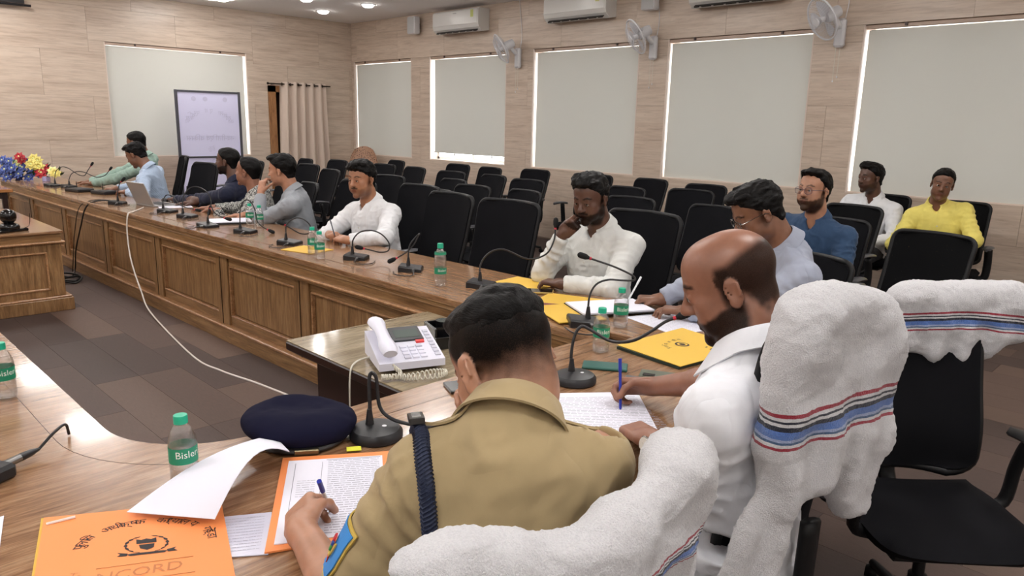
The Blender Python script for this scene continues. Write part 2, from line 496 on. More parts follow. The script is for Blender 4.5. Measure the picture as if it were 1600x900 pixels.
spots = [(6.51, 10.77), (6.57, 9.63), (5.72, 9.9), (6.54, 8.3), (6.54, 6.9), (6.54, 5.5), (6.54, 4.1), (6.54, 2.7), (6.54, 1.3), (6.54, -.1)]
for i, (x, y) in enumerate(spots):
    lb = ('round downlight nearest the far corner', 'round downlight on the ceiling left of the first air conditioner', 'round downlight at the very top edge of the picture')[i] if i < 3 else 'round domed downlight along the window wall'
    o = empty('downlight', (x, y, CZ), 0, lb, 'light', 'round ceiling downlights')
    link('lens', spot_me, o); link('rim', srim, o)

# doorway and curtain in the far wall
M_DFRAME = wood('door_frame_wood', rgb(120, 78, 45), rgb(160, 112, 70), rgb(178, 130, 86), (8, 8, .6), 0.35)
d1 = empty('door_1'); tag(d1, 'dark doorway with brown wooden frame', kind='structure')
MB().box(DOOR[0], DOOR[0] + .13, FY - .02, FY + .2, 0, 2.10).build('jamb', M_DFRAME, d1)
MB().box(DOOR[1] - .1, DOOR[1], FY - .02, FY + .2, 0, 2.10).build('jamb', M_DFRAME, d1)
MB().box(DOOR[0], DOOR[1], FY - .02, FY + .2, 2.0, 2.10).build('lintel', M_DFRAME, d1)
MB().box(DOOR[0] + .13, DOOR[1] - .1, FY + .16, FY + .2, 0, 2.0).build('door_leaf', plain('dark_door_wood', rgb(52, 32, 24), 0.5), d1)
cr = empty('curtain', (6.62, FY - .09, 0), 0, 'cream eyelet curtain hanging beside the dark doorway', 'curtain')
P = []
for i in range(73):
    s = i / 72; row = []
    for j in range(13):
        t = j / 12; z = 2.17 - t * 2.11
        x = (-.42 + .86 * s) * (1 + .10 * t) + .02 * math.sin(9 * s) * t
        y = 0.045 * math.sin(s * 2 * PI * 5.5 + .6 * math.sin(3 * t)) * (0.75 + .35 * t) + 0.01 * math.sin(31 * s + 4 * t)
        row.append((x, y, z))
    P.append(row)
MB().grid(P, 0.002).build('cloth', plain('cream_curtain', rgb(206, 188, 174), 0.7, bump=(60, 0.05), spec=.3), cr, True, angle=80)
M_ROD = plain('dark_curtain_rod', rgb(60, 50, 44), 0.35, 0.6)
rod = empty('curtain_rod', (6.6, FY - .09, 2.13), 0, 'thin dark curtain rod above the doorway', 'rod')
MB().tube([(-.6, 0, 0), (.55, 0, 0)], .011, 10).lathe([(.001, -.02), (.02, -.01), (.02, .01), (.001, .02)], (-.61, 0, 0), 10, roty(PI / 2)).build('bar', M_ROD, rod, True)
for x in (-.5, .48): MB().box(x - .012, x + .012, 0, .095, -.012, .012, .003).build('bracket', M_ROD, rod)
for k in range(6): MB().lathe([(.014, -.004), (.024, -.004), (.024, .004), (.014, .004), (.014, -.004)], (-.36 + k * .15, 0, 0), 14, roty(PI / 2), False).build('eyelet', M_ROD, rod, True)

# cove trim near the corner + corner joint
cam_strip = None
# projection screen (corner of it hangs into view)
ps = empty('projection_screen', (1.3, FY - .12, 2.90), 0, 'white projection screen with black border on the far wall', 'screen')
MB().box(-1.36, 1.36, -.004, .004, .05, .31).build('border', plain('screen_black', rgb(22, 20, 26), 0.6), ps)
MB().box(-1.27, 1.27, -.008, -.004, .10, .31).build('screen_surface', plain('screen_white', rgb(232, 232, 236), 0.7), ps)
MB().tube([(-1.43, 0, .03), (1.43, 0, .03)], .016, 8).build('weight_bar', plain('screen_black2', rgb(22, 20, 26), 0.5), ps)
MB().box(-1.4, 1.4, .0, .08, .31, .33).build('case', plain('white_plastic', rgb(228, 228, 224), 0.35), ps)
wb = MB().box(2.95, 3.17, FY - .06, FY, CZ - .16, CZ - .1, .01).build('junction_box', plain('white_plastic', rgb(228, 228, 224), 0.35))
tag(wb, 'small white box high on far wall right of projection screen', 'box')
# ------------------------------------------------------------------ tables
TOP = 0.76
WD, WM, WL = rgb(116, 80, 54), rgb(152, 114, 82), rgb(176, 141, 109)
M_TOPX = wood('table_top_grain_across', WD, WM, WL, (0.7, 9, 9), 0.22, 0.35, 1.3, 0.06)
M_TOPY = wood('table_top_grain_along', WD, WM, WL, (9, 0.7, 9), 0.22, 0.35, 1.3, 0.06)
FD, FM, FL = rgb(112, 80, 48), rgb(150, 113, 74), rgb(176, 140, 98)
M_PANELV = wood('table_panel_wood', FD, FM, FL, (5, 5, 0.5), 0.38, 0.1, 1.0, 0.05, rnd=True)
M_FASCIA = wood('table_fascia_wood', FD, FM, FL, (6, 0.4, 6), 0.35, 0.1, 1.0, 0.04)
M_FASCIAX = wood('table_fascia_wood_x', FD, FM, FL, (0.4, 6, 6), 0.35, 0.1, 1.0, 0.04)
M_MOLD = wood('table_moulding_wood', rgb(140, 98, 62), rgb(176, 132, 92), rgb(196, 152, 112), (4, 4, 4), 0.3, 0.2)
M_GROOVE = plain('dark_groove', rgb(58, 38, 22), 0.6)

ct = empty('conference_table', (0, 0, 0), 0, 'long U-shaped wooden conference table with glossy top and panelled front', 'table')
arm = empty('arm', (2.258, 0, 0), 0.0185)      # frame of the long right arm: local x = 0 is its inner edge
arm_M = rotz(0.0185)
def arm_pt(u, y, z): return tuple(np.array((2.258, 0, 0)) + arm_M @ np.array((u, y, z)))
def arm_build(mb, name, mat, parent=ct, smooth=False):
    mb.v = [arm_pt(*p) for p in mb.v]
    return mb.build(name, mat, parent, smooth)
bpy.data.objects.remove(arm)
Y0, Y1 = 1.76, 11.15
IY0 = 1.652
arm_build(MB().box(0.115, 0.65, IY0, Y1, TOP - .03, TOP, .004), 'tabletop', M_TOPY)
arm_build(MB().box(0, 0.113, 1.76, Y1, TOP - .03, TOP, .004), 'border_strip', M_TOPY)
arm_build(MB().box(0.112, 0.116, 1.8, Y1, TOP - .02, TOP - .0005), 'inlay_line', M_GROOVE)
arm_build(MB().box(0.012, 0.05, Y0, Y1 - .02, TOP - .105, TOP - .03), 'fascia', M_FASCIA)
mo = MB()
for z0, z1, u in ((TOP - .036, TOP - .026, .002), (TOP - .06, TOP - .052, .006)): mo.box(u, .03, Y0, Y1 - .01, z0, z1, .003)
arm_build(mo, 'upper_bead', M_FASCIA)
arm_build(MB().box(-.012, 0.05, Y0, Y1 - .01, TOP - .122, TOP - .103, .006), 'moulding', M_MOLD)
arm_build(MB().box(0.0, 0.05, Y0, Y1 - .01, TOP - .136, TOP - .122, .004), 'moulding', M_FASCIA)
arm_build(MB().box(0.075, 0.10, Y0, Y1 - .03, .02, TOP - .13), 'back_board', M_PANELV)
arm_build(MB().box(0.012, 0.10, Y0, Y1 - .02, 0, .10), 'plinth', M_FASCIA)
arm_build(MB().box(0.0, 0.06, Y0, Y1 - .02, .10, .122, .006), 'plinth_moulding', M_MOLD)
st = [2.85, 4.02, 5.10, 6.28, 7.50, 8.75, 9.95, 11.05]
for y in st:
    arm_build(MB().box(0.03, 0.09, y - .085, y + .085, .122, TOP - .136, .004), 'stile', M_PANELV)
    arm_build(MB().box(0.026, 0.03, y + .012, y + .018, .122, TOP - .136), 'joint', M_GROOVE)
ends = [1.8] + st
for a, b in zip(ends, st):
    lo, hi = a + (.085 if a != 1.8 else 0), b - .085
    arm_build(MB().box(0.045, 0.09, lo, hi, TOP - .20, TOP - .136, .003), 'rail', M_FASCIA)
    arm_build(MB().box(0.045, 0.09, lo, hi, .122, .185, .003), 'rail', M_FASCIA)
    arm_build(MB().box(0.064, 0.09, lo + .02, hi - .02, .20, TOP - .215, .006), 'panel', M_PANELV)
    fr = MB()
    fr.box(.04, .07, lo + .004, lo + .018, .185, TOP - .2, .004).box(.04, .07, hi - .018, hi - .004, .185, TOP - .2, .004)
    fr.box(.04, .07, lo + .004, hi - .004, .185, .199, .004).box(.04, .07, lo + .004, hi - .004, TOP - .214, TOP - .2, .004)
    arm_build(fr, 'panel_moulding', M_MOLD)
# outer side of the arm: two support slabs
for y in (1.9, 4.6, 7.4, 10.2): arm_build(MB().box(.10, .56, y - .02, y + .02, 0, TOP - .03), 'support', M_PANELV)
arm_build(MB().box(.63, .65, 1.04, Y1 - .02, TOP - .07, TOP - .03), 'outer_apron', M_FASCIA)

# base and left arm of the U
IX, IY, R0 = 0.545, 1.762, 0.30
def arc(r, n=14):   # inner corner, centre at (IX+R0, IY+R0)
    return [(IX + R0 + r * math.cos(a), IY + R0 + r * math.sin(a)) for a in np.linspace(PI, 1.5 * PI, n)]
S = 0.115
inner = arc(R0); strip = arc(R0 + S)
MB().prism([(-.15, 1.03), (2.885, 1.03), (2.875, 1.652), (2.33, 1.652)] + [(2.3, IY - S)] + strip[::-1] + [(IX - S, 7.6), (-.15, 7.6)], TOP - .03, TOP).build('tabletop', M_TOPX, ct)
sp = MB()
L = [(IX, 7.6)] + inner + [(2.23, IY)]; O = [(IX - S, 7.6)] + strip + [(2.23, IY - S)]
P0 = [[(a[0], a[1], TOP), (b[0], b[1], TOP)] for a, b in zip(L, O)]
vsx = [p for r in P0 for p in r]; n_ = len(P0)
sp.add(vsx, [(2 * i, 2 * i + 1, 2 * i + 3, 2 * i + 2)[::-1] for i in range(n_ - 1)])
edge = [(a[0], a[1], TOP) for a in L] + [(a[0], a[1], TOP - .03) for a in L]
sp.add(edge, [(i, i + 1, n_ + i + 1, n_ + i) for i in range(n_ - 1)])
sp.build('border_strip', M_TOPX, ct)
MB().tube([(p[0], p[1], TOP - .0008) for p in O], .0016, 4).build('inlay_line', M_GROOVE, ct)
def wall_strip(off, z0, z1, name, mat, th=.02):
    pts = [(IX - off, 7.55)] + arc(R0 + off) + [(2.2, IY - off)]
    q = [(IX - off - th, 7.55)] + arc(R0 + off + th) + [(2.2, IY - off - th)]
    n = len(pts); mb = MB()
    vs = [(x, y, z0) for x, y in pts] + [(x, y, z1) for x, y in pts] + [(x, y, z0) for x, y in q] + [(x, y, z1) for x, y in q]
    fs = []
    for i in range(n - 1):
        fs += [(i, i + 1, n + i + 1, n + i), (2 * n + i, 3 * n + i, 3 * n + i + 1, 2 * n + i + 1), (n + i, n + i + 1, 3 * n + i + 1, 3 * n + i), (i, 2 * n + i, 2 * n + i + 1, i + 1)]
    mb.add(vs, fs); mb.build(name, mat, ct)
wall_strip(.012, TOP - .105, TOP - .03, 'fascia', M_FASCIAX)
wall_strip(-.008, TOP - .122, TOP - .103, 'moulding', M_MOLD)
wall_strip(.06, .02, TOP - .122, 'front_board', M_PANELV)
wall_strip(.012, 0, .1, 'plinth', M_FASCIAX)
MB().box(-.15, 2.88, 1.03, 1.05, TOP - .11, TOP - .03).build('outer_apron', M_FASCIAX, ct)
MB().box(-.15, -.13, 1.05, 7.6, TOP - .11, TOP - .03).build('outer_apron', M_FASCIA, ct)
for x in (-.05, 1.15, 2.15): MB().box(x - .02, x + .02, 1.12, 1.69, 0, TOP - .03).build('support', M_PANELV, ct)

# low panelled table inside the U (carries the conference camera)
lt = empty('panelled_table', (0.9, 7.2, 0), 0, 'low panelled wooden table standing inside the conference table', 'table')
x0, x1, y0, y1, h = -.5, .735, -.46, 1.4, .655
MB().box(x0 - .5, x1 - .005, y0 + .01, y1, h - .022, h, .004).build('tabletop', M_TOPX, lt)
MB().box(x0 - .5, x1 - .02, y0 + .03, y1 - .02, h - .085, h - .022, .004).build('fascia', M_FASCIAX, lt)
MB().box(x0 - .5, x1 + .002, y0 + .005, y1, h - .10, h - .083, .006).build('moulding', M_MOLD, lt)
MB().box(x0 - .5, x1 - .03, y0 + .045, y1 - .05, .08, h - .10).build('body', M_PANELV, lt)
MB().box(x0 - .5, x1 + .02, y0 - .005, y1 - .02, 0, .105, .004).build('plinth', M_PANELV, lt)
MB().box(x0 - .5, x1 + .012, y0 + .002, y1 - .02, .105, .122, .005).build('plinth_moulding', M_MOLD, lt)
MB().box(x1 - .13, x1 - .026, y0 + .03, y0 + .06, .122, h - .1, .004).build('stile', M_PANELV, lt)
MB().box(x0 - .5, x1 - .13, y0 + .034, y0 + .06, h - .17, h - .1, .003).build('rail', M_PANELV, lt)
MB().box(x0 - .5, x1 - .13, y0 + .034, y0 + .06, .122, .175, .003).build('rail', M_PANELV, lt)
fr = MB().box(x0 - .5, x1 - .13, y0 + .028, y0 + .05, .175, .19, .004).box(x0 - .5, x1 - .13, y0 + .028, y0 + .05, h - .182, h - .168, .004).box(x1 - .145, x1 - .13, y0 + .028, y0 + .05, .175, h - .17, .004)
fr.build('panel_moulding', M_MOLD, lt)

# dark desk in the inner corner (carries the telephone)
M_DKWOOD = plain('wenge_board', rgb(40, 22, 20), 0.35, vary=.15)
M_DESKTOP = wood('pale_desk_top', rgb(128, 112, 88), rgb(160, 145, 118), rgb(180, 166, 140), (0.6, 6, 6), 0.1, 0.6, 0.8, 0.02)
dk = empty('corner_desk', (1.8, 2.25, 0), 0, 'dark brown desk with pale glossy top in the inner corner', 'desk')
MB().box(-.375, .375, -.46, .485, .64, .678, .006).build('desk_edge', M_DKWOOD, dk)
MB().box(-.372, .372, -.458, .482, .678, .682).build('desktop', M_DESKTOP, dk)
MB().box(-.28, -.25, -.42, .40, 0, .64).build('side_panel', M_DKWOOD, dk)
MB().box(.25, .28, -.42, .40, 0, .64).build('side_panel', M_DKWOOD, dk)
MB().box(-.25, .25, .30, .32, .08, .64).build('modesty_panel', M_DKWOOD, dk)

# small table at the far left edge
sm = empty('side_table', (1.55, 10.1, 0), 0, 'small orange-brown table with dark legs at the far left edge', 'table')
M_OR = wood('orange_table_top', rgb(140, 90, 50), rgb(180, 124, 76), rgb(196, 142, 94), (.6, 6, 6), 0.25, .4)
MB().box(-.75, .38, -.25, .35, .70, .735, .005).build('tabletop', M_OR, sm)
for x in (-.68, .30):
    for y in (-.2, .3): MB().box(x - .025, x + .025, y - .025, y + .025, 0, .70).build('leg', M_DKWOOD, sm)
MB().box(-.7, .33, -.22, -.20, .63, .70).build('apron', M_DKWOOD, sm)
# ------------------------------------------------------------------ office chairs
def fabric(name, col, scale=260, strength=.25, rough=.85):
    t = NT(name); v = t.coords((1, 1, 1))
    w = t.node('ShaderNodeTexWave'); w.inputs['Scale'].default_value = scale; w.inputs['Distortion'].default_value = .6
    t.link(v, w.inputs['Vector']); n = t.noise(v, 5, 3)
    d = tuple(c * .7 for c in col[:3]) + (1,)
    t.set(Base_Color=t.ramp(n, [(.3, d), (.7, col)]), Roughness=rough); t.bump(w.outputs['Fac'], strength, .001)
    t.b.inputs['Specular IOR Level'].default_value = .12
    return t.m
M_MESH = fabric('black_mesh_fabric', rgb(17, 17, 21))
M_SEATF = fabric('black_seat_fabric', rgb(18, 18, 22), 120)
M_BLKP = plain('black_plastic', rgb(18, 18, 20), 0.5, bump=(90, .04), spec=.3)
M_GREYP = plain('grey_plastic', rgb(70, 70, 74), 0.35)
M_CHROME = plain('chrome', rgb(170, 170, 172), 0.2, 1.0)
def see_through_mesh():
    """woven back of the chair: threads with open gaps"""
    t = NT('woven_chair_mesh'); v = t.coords((1, 1, 1))
    br = t.node('ShaderNodeTexVoronoi'); br.inputs['Scale'].default_value = 260; t.link(v, br.inputs['Vector'])
    t.set(Base_Color=rgb(10, 10, 12), Roughness=.8); t.b.inputs['Specular IOR Level'].default_value = .1
    r = t.ramp(br.outputs['Distance'], [(.14, (0, 0, 0, 1)), (.16, (1, 1, 1, 1))])
    t.link(r, t.b.inputs['Alpha']); return t.m
M_WOVEN = see_through_mesh()

def chair_meshes(back_w=.46, back_h=.52, back_z=.50, high=False, woven=False, lean=.24):
    """chair faces -y here (seat front at -y); parts as meshes"""
    out = {}
    # backrest: gently bowed rectangle with rounded corners
    n, m = 15, 25; P = []
    for i in range(n):
        s = -1 + 2 * i / (n - 1); row = []
        for j in range(m):
            t = (j / (m - 1)); t = .5 - .5 * math.cos(PI * t) if True else t
            cr = 0.055 / (back_w / 2)
            # superellipse-ish rounding of the outline at the top and bottom
            e = max(0.0, (t - (1 - .10)) / .10); e2 = max(0.0, (.10 - t) / .10)
            wf = (0.94 + .06 * t) * (1 - cr * (1 - math.sqrt(max(0, 1 - e * e)))) * (1 - 1.6 * cr * (1 - math.sqrt(max(0, 1 - e2 * e2))))
            x = s * back_w / 2 * wf
            z = back_z + t * back_h
            y = .215 + lean * (t * back_h) + .05 * (t - .35) ** 2 - .05 * (s * s) - .02 * math.exp(-((t - .25) / .2) ** 2)
            row.append((x, y, z))
        P.append(row)
    P = np.array(P)
    out['backrest'] = (MB().grid(P, 0.012 if woven else 0.03).mesh('backrest', M_WOVEN if woven else M_MESH, True, 50), None)
    rim = [P[0, j] for j in range(m)] + [P[i, m - 1] for i in range(1, n)] + [P[n - 1, j] for j in range(m - 2, -1, -1)] + [P[i, 0] for i in range(n - 2, 0, -1)]
    rim.append(rim[0])
    out['back_frame'] = (MB().tube([p + np.array((0, .006, 0)) for p in rim], .014, 6).mesh('back_frame', M_BLKP, True), None)
    # spine
    sp = MB().tube(spline([(0, .05, .40), (0, .20, .385), (0, .29, .43), (0, .285 + lean * .1, .60), (0, .27 + lean * .25, .75)], 5), [.03] * 21, 8, flat=.5)
    out['spine'] = (sp.mesh('spine', M_BLKP, True), None)
    # seat: cushion with waterfall front
    sm_ = MB(); n, m = 13, 13; T = []; 
    for i in range(n):
        s = -1 + 2 * i / (n - 1); row = []
        for j in range(m):
            t = -1 + 2 * j / (m - 1)
            k = 1 / max(1.0, (abs(s) ** 5 + abs(t) ** 5) ** .2)
            x = s * k * .245; y = -.02 + t * k * .235
            z = .475 - .012 * (1 - s * s) - .035 * max(0, -t - .6) - .03 * max(abs(s), abs(t)) ** 8
            row.append((x, y, z))
        T.append(row)
    T = np.array(T)
    B = T.copy(); B[:, :, 2] = .405; B[:, :, 0] *= .93; B[:, :, 1] = -.02 + (B[:, :, 1] + .02) * .93
    nn = n * m
    q = []
    for i in range(n - 1):
        for j in range(m - 1):
            f = (i * m + j, (i + 1) * m + j, (i + 1) * m + j + 1, i * m + j + 1); q.append(f); q.append(tuple(a + nn for a in f[::-1]))
    ring = [(0, j) for j in range(m)] + [(i, m - 1) for i in range(1, n)] + [(n - 1, j) for j in range(m - 2, -1, -1)] + [(i, 0) for i in range(n - 2, 0, -1)]
    ids = [i * m + j for i, j in ring]
    for a in range(len(ids)):
        p, r = ids[a], ids[(a + 1) % len(ids)]; q.append((p, r, r + nn, p + nn))
    sm_.add(np.concatenate([T.reshape(-1, 3), B.reshape(-1, 3)]), q)
    out['seat'] = (sm_.mesh('seat', M_SEATF, True, 60), None)
    out['seat_pan'] = (MB().box(-.19, .19, -.2, .17, .375, .405, .01).box(-.06, .06, -.08, .1, .34, .375, .01).mesh('seat_pan', M_BLKP), None)
    for s in (-1, 1):
        if high:   # closed loop arm
            pts = spline([(s * .2, .1, .40), (s * .285, .1, .43), (s * .30, .09, .56), (s * .298, .03, .665), (s * .292, -.12, .675), (s * .295, -.2, .61), (s * .285, -.14, .46), (s * .2, -.08, .40)], 5)
            out['armrest%d' % s] = (MB().tube(pts, .024, 8, flat=.7).mesh('armrest', M_BLKP, True), None)
        else:
            pts = spline([(s * .19, .06, .395), (s * .275, .06, .41), (s * .29, .055, .52), (s * .285, .03, .655)], 5)
            out['armrest%d' % s] = (MB().tube(pts, .02, 8, flat=1.5).mesh('armrest', M_BLKP, True), None)
        pad = MB(); n2 = 9; Q = []
        for i in range(n2):
            t = i / (n2 - 1); w = .036 * math.sqrt(max(0.02, 1 - (2 * t - 1) ** 6)); y = .13 - t * .27; zz = .67 + .012 * math.sin(PI * t) - .01 * (1 - t)
            Q.append([(s * .287 + w * math.cos(a), y, zz + .014 * math.sin(a)) for a in np.linspace(0, 2 * PI, 11)[:-1]])
        vs_ = [p for r in Q for p in r]
        fs_ = [(i * 10 + k, (i + 1) * 10 + k, (i + 1) * 10 + (k + 1) % 10, i * 10 + (k + 1) % 10) for i in range(n2 - 1) for k in range(10)]
        fs_ += [tuple(range(10)), tuple(range((n2 - 1) * 10, n2 * 10))[::-1]]
        out['pad%d' % s] = (MB().add(vs_, fs_).mesh('arm_pad', M_GREYP if not high else M_BLKP, True, 60), 'armrest%d' % s)
    out['column'] = (MB().lathe([(.028, .10), (.028, .22), (.018, .225), (.018, .34)], n=12).mesh('column', M_BLKP, True, 40), None)
    b = MB().lathe([(.035, .06), (.045, .075), (.045, .11), (.03, .12)], n=14)
    for k in range(5):
        a = 2 * PI * k / 5 + .3; c, s2 = math.cos(a), math.sin(a)
        b.tube([(.03 * c, .03 * s2, .095), (.17 * c, .17 * s2, .085), (.30 * c, .30 * s2, .066)], [.024, .02, .014], 8)
    out['star_base'] = (b.mesh('star_base', M_BLKP, True, 50), None)
    wh = MB().lathe([(.003, -.022), (.022, -.02), (.027, -.008), (.027, .008), (.022, .02), (.003, .022)], (0, 0, .028), 12, roty(PI / 2)).lathe([(.008, .03), (.008, .066)], n=8)
    out['_caster'] = (wh.mesh('caster', M_BLKP, True, 50), None)
    return out
def make_chair(name, parts, label, group):
    root = empty(name, (0, 0, 0), 0, label, 'chair', group)
    made = {}
    for k, (me, par) in parts.items():
        if k.startswith('_'): continue
        made[k] = link(me.name.split('.')[0], me, made[par] if par else root)
    for k in range(5):
        a = 2 * PI * k / 5 + .3
        link('caster', parts['_caster'][0], root, loc=(.30 * math.cos(a), .30 * math.sin(a), 0), rot=(0, 0, a + 1))
    return root
KIND = {'row': chair_meshes(.45, .50, .50), 'exec': chair_meshes(.50, .60, .50, lean=.16), 'woven': chair_meshes(.46, .50, .50, woven=True), 'loop': chair_meshes(.46, .55, .49, high=True, lean=.2)}
KIND['tall'] = chair_meshes(.30, .70, .50, lean=.12)
PROTO = {}
def chair(kind, x, y, face, label, group):
    """face: direction in degrees the sitter would look (0 = +x, 90 = +y)"""
    if kind not in PROTO:
        o = PROTO[kind] = make_chair('office_chair', KIND[kind], label, group)
    else:
        o = clone(PROTO[kind]); o['label'] = label; o['group'] = group
    o.location = (x, y, 0); o.rotation_euler = (0, 0, math.radians(face + 90))
    return o
def top_at(px, py, z, back=.33):
    """chair centre from the place of its backrest top (chair faces -x)"""
    return px - back, py
G2, G3, G4, G1 = 'empty chairs of the row nearest the table', 'chairs of the middle audience row', 'chairs of the row along the window wall', 'chairs pulled up to the conference table'
k_ = (1.58 - 1.0) / (1.58 - .95)
rows = [
 # (kind, top x, top y at z=.95 reading, turn, label, group)
 ('row', 5.09, 5.56, 4, 'black mesh chair with shiny arm pads beyond the tall bottle', G2),
 ('row', 5.44, 6.32, -6, 'black mesh chair behind the seated man in white, left of the shiny-armed one', G2),
 ('row', 5.16, 7.05, 8, 'black mesh chair tilted just right of the white-shirted man with pen', G2),
 ('row', 5.10, 8.30, -4, 'black mesh chair left behind the head of the man with pen', G2),
 ('row', 5.43, 9.35, 6, 'black mesh chair in front of the curtain, left end of its row', G2),
 ('row', 5.15, 4.95, -8, 'wide black chair back directly behind the tall table chair', G2),
 ('row', 5.50, 3.90, 5, 'black chair behind the right shoulder of the thinking man', G2),
 ('row', 5.48, 3.10, -5, 'black chair between the thinking man and the man with glasses', G2),
 ('woven', 5.26, 1.44, -8, 'black mesh chair standing before the man in yellow', G2),
 ('row', 6.29, 7.30, 5, 'middle row chair back left of the low daylight strip', G3),
 ('row', 6.33, 6.62, -7, 'middle row chair under the right end of the daylight strip', G3),
 ('row', 6.16, 5.82, 4, 'middle row chair below the third blind, left of thinking man', G3),
 ('row', 6.40, 8.25, -3, 'middle row chair beneath the left end of the short blind', G3),
 ('row', 6.42, 8.95, 6, 'middle row chair below the rippled blind', G3),
 ('row', 6.39, 10.15, 4, 'middle row chair right of the curtain foot', G3),
 ('row', 6.37, 4.64, -5, 'middle row chair just right of the thinking man head', G3),
 ('row', 6.71, 4.02, 7, 'middle row chair under the fourth blind left side', G3),
 ('woven', 6.62, 2.44, -6, 'black mesh chair standing before the man in white by the wall', G3),
 ('row', 7.45, 8.52, 3, 'wall row chair below the left part of daylight strip', G4),
 ('row', 7.36, 7.76, -4, 'wall row chair below the right part of daylight strip', G4),
 ('row', 7.60, 7.05, 5, 'wall row chair with mesh sheen at the left end of third blind', G4),
 ('row', 7.20, 9.78, -6, 'wall row chair against the rippled blind', G4),
 ('row', 7.60, 5.98, 4, 'wall row chair hidden partly by the thinking man hair', G4),
 ('row', 7.62, 5.20, -4, 'wall row chair right of the thinking man under fourth blind corner', G4),
 ('row', 7.45, 4.30, 5, 'wall row chair with rounded top under fourth blind', G4),
 ('row', 6.12, 10.70, -5, 'black chair in front of the curtain foot, nearest the doorway', G3),
 ('row', 5.15, 10.40, 3, 'black chair back behind the man in patterned shirt', G2),
]
for kd, tx, ty, turn, lb, g in rows:
    X, Y = tx * k_, ty * k_
    chair(kd, X - .36, Y, 180 + turn, lb, g)
# at the table
chair('exec', 2.98, 3.26, 184, 'tall black padded chair standing empty beside the thinking man', G1)
chair('exec', 2.98, 3.86, 176, 'black chair at the table just right of the man with pen', G1)
chair('exec', 3.2, 4.47, 178, 'black chair of the white-shirted man holding a pen', G1)
chair('row', 3.75, 4.95, 182, 'low black chair half hidden behind the table chairs', G1)
chair('exec', 3.02, 5.02, 180, 'black chair left of the man with pen, beside grey shirt', G1)
chair('exec', 3.2, 2.42, 180, 'black chair of the thinking man in white', G1)
chair('row', 3.2, 5.56, 165, 'black chair of the man in plain grey shirt', G1)
chair('row', 3.18, 6.14, 170, 'black chair of the man in patterned shirt', G1)
chair('row', 3.26, 6.76, 165, 'black chair of the man in navy shirt', G1)
chair('exec', 2.95, 7.7, 186, 'black chair back between navy shirt and blue shirt men', G1)
chair('row', 3.06, 8.36, 165, 'black chair of the man at the laptop', G1)
chair('exec', 3.28, 9.2, 165, 'black chair of the man in green at the table end', G1)
chair('row', 3.12, 1.48, 172, 'black chair of the man with glasses in grey', G1)
chair('row', 4.72, 1.95, 180, 'black chair of the bearded man in denim shirt', G2)
chair('woven', 7.04, 2.43, 180, 'wall chair of the man in white looking aside', G4)
chair('woven', 6.92, 1.74, 186, 'black woven chair of the man in yellow', G4)
chair('row', .745, .885, 82, 'towel-covered chair of the police officer in the foreground', 'high chairs with white towels')
chair('tall', 1.585, .85, 74, 'towel-covered chair of the balding man', 'high chairs with white towels')
chair('loop', 2.40, .55, 222, 'empty black swivel chair with loop arms at right edge', 'high chairs with white towels')
# brown perforated chair in the far corner
bc = empty('brown_chair', (7.1, 10.75, 0), math.radians(-50), 'tan brown chair with pierced pattern back in far corner', 'chair')
M_TAN = plain('tan_plastic', rgb(158, 118, 92), 0.5)
def tan_lattice():
    t = NT('tan_pierced'); v = t.coords(); w = t.node('ShaderNodeTexVoronoi'); w.inputs['Scale'].default_value = 42; t.link(v, w.inputs['Vector'])
    t.set(Base_Color=t.ramp(w.outputs['Distance'], [(.25, rgb(80, 56, 44)), (.4, rgb(166, 126, 100))]), Roughness=.5); t.bump(w.outputs['Distance'], .6, .004); return t.m
P = []
for i in range(13):
    s = -1 + i / 6; row = []
    for j in range(13):
        t = j / 12; w = .25 * (1 - .35 * max(0, (t - .6) / .4) ** 2); row.append((s * w, .2 + .12 * t - .05 * s * s, .42 + .72 * t - .06 * s * s * t))
    P.append(row)
MB().grid(P, .014).build('backrest', tan_lattice(), bc, True)
MB().box(-.24, .24, -.22, .22, .40, .44, .015).build('seat', M_TAN, bc)
for sx in (-1, 1):
    for sy in (-1, 1): MB().tube([(sx * .21, sy * .19, .4), (sx * .24, sy * .22, 0)], [.022, .017], 8).build('leg', M_TAN, bc, True)
    MB().tube(spline([(sx * .24, .24, .62), (sx * .27, .05, .64), (sx * .27, -.17, .6), (sx * .24, -.2, .42)], 5), .018, 8).build('armrest', M_TAN, bc, True)
# ------------------------------------------------------------------ smooth solids (distance fields -> surface nets)
def vnoise(p, scale, seed=0):
    """value noise, p (n,3) -> (n,) in -1..1"""
    q = np.asarray(p) * scale + 37.3 * (seed + 1); i = np.floor(q).astype(np.int64); f = q - i
    f = f * f * (3 - 2 * f)
    def h(a, b, c):
        n = (a * 374761393 + b * 668265263 + c * 1274126177 + seed * 974634) & 0x7fffffff
        n = ((n ^ (n >> 13)) * 1103515245 + 12345) & 0x7fffffff
        n = (n ^ (n >> 15)) & 0xffff
        return n / 32767.5 - 1.0
    r = 0
    for dx in (0, 1):
        wx = f[:, 0] if dx else 1 - f[:, 0]
        for dy in (0, 1):
            wy = f[:, 1] if dy else 1 - f[:, 1]
            for dz in (0, 1):
                wz = f[:, 2] if dz else 1 - f[:, 2]
                r = r + wx * wy * wz * h(i[:, 0] + dx, i[:, 1] + dy, i[:, 2] + dz)
    return r
def sstep(x, a, b):
    t = np.clip((x - a) / (b - a), 0, 1); return t * t * (3 - 2 * t)

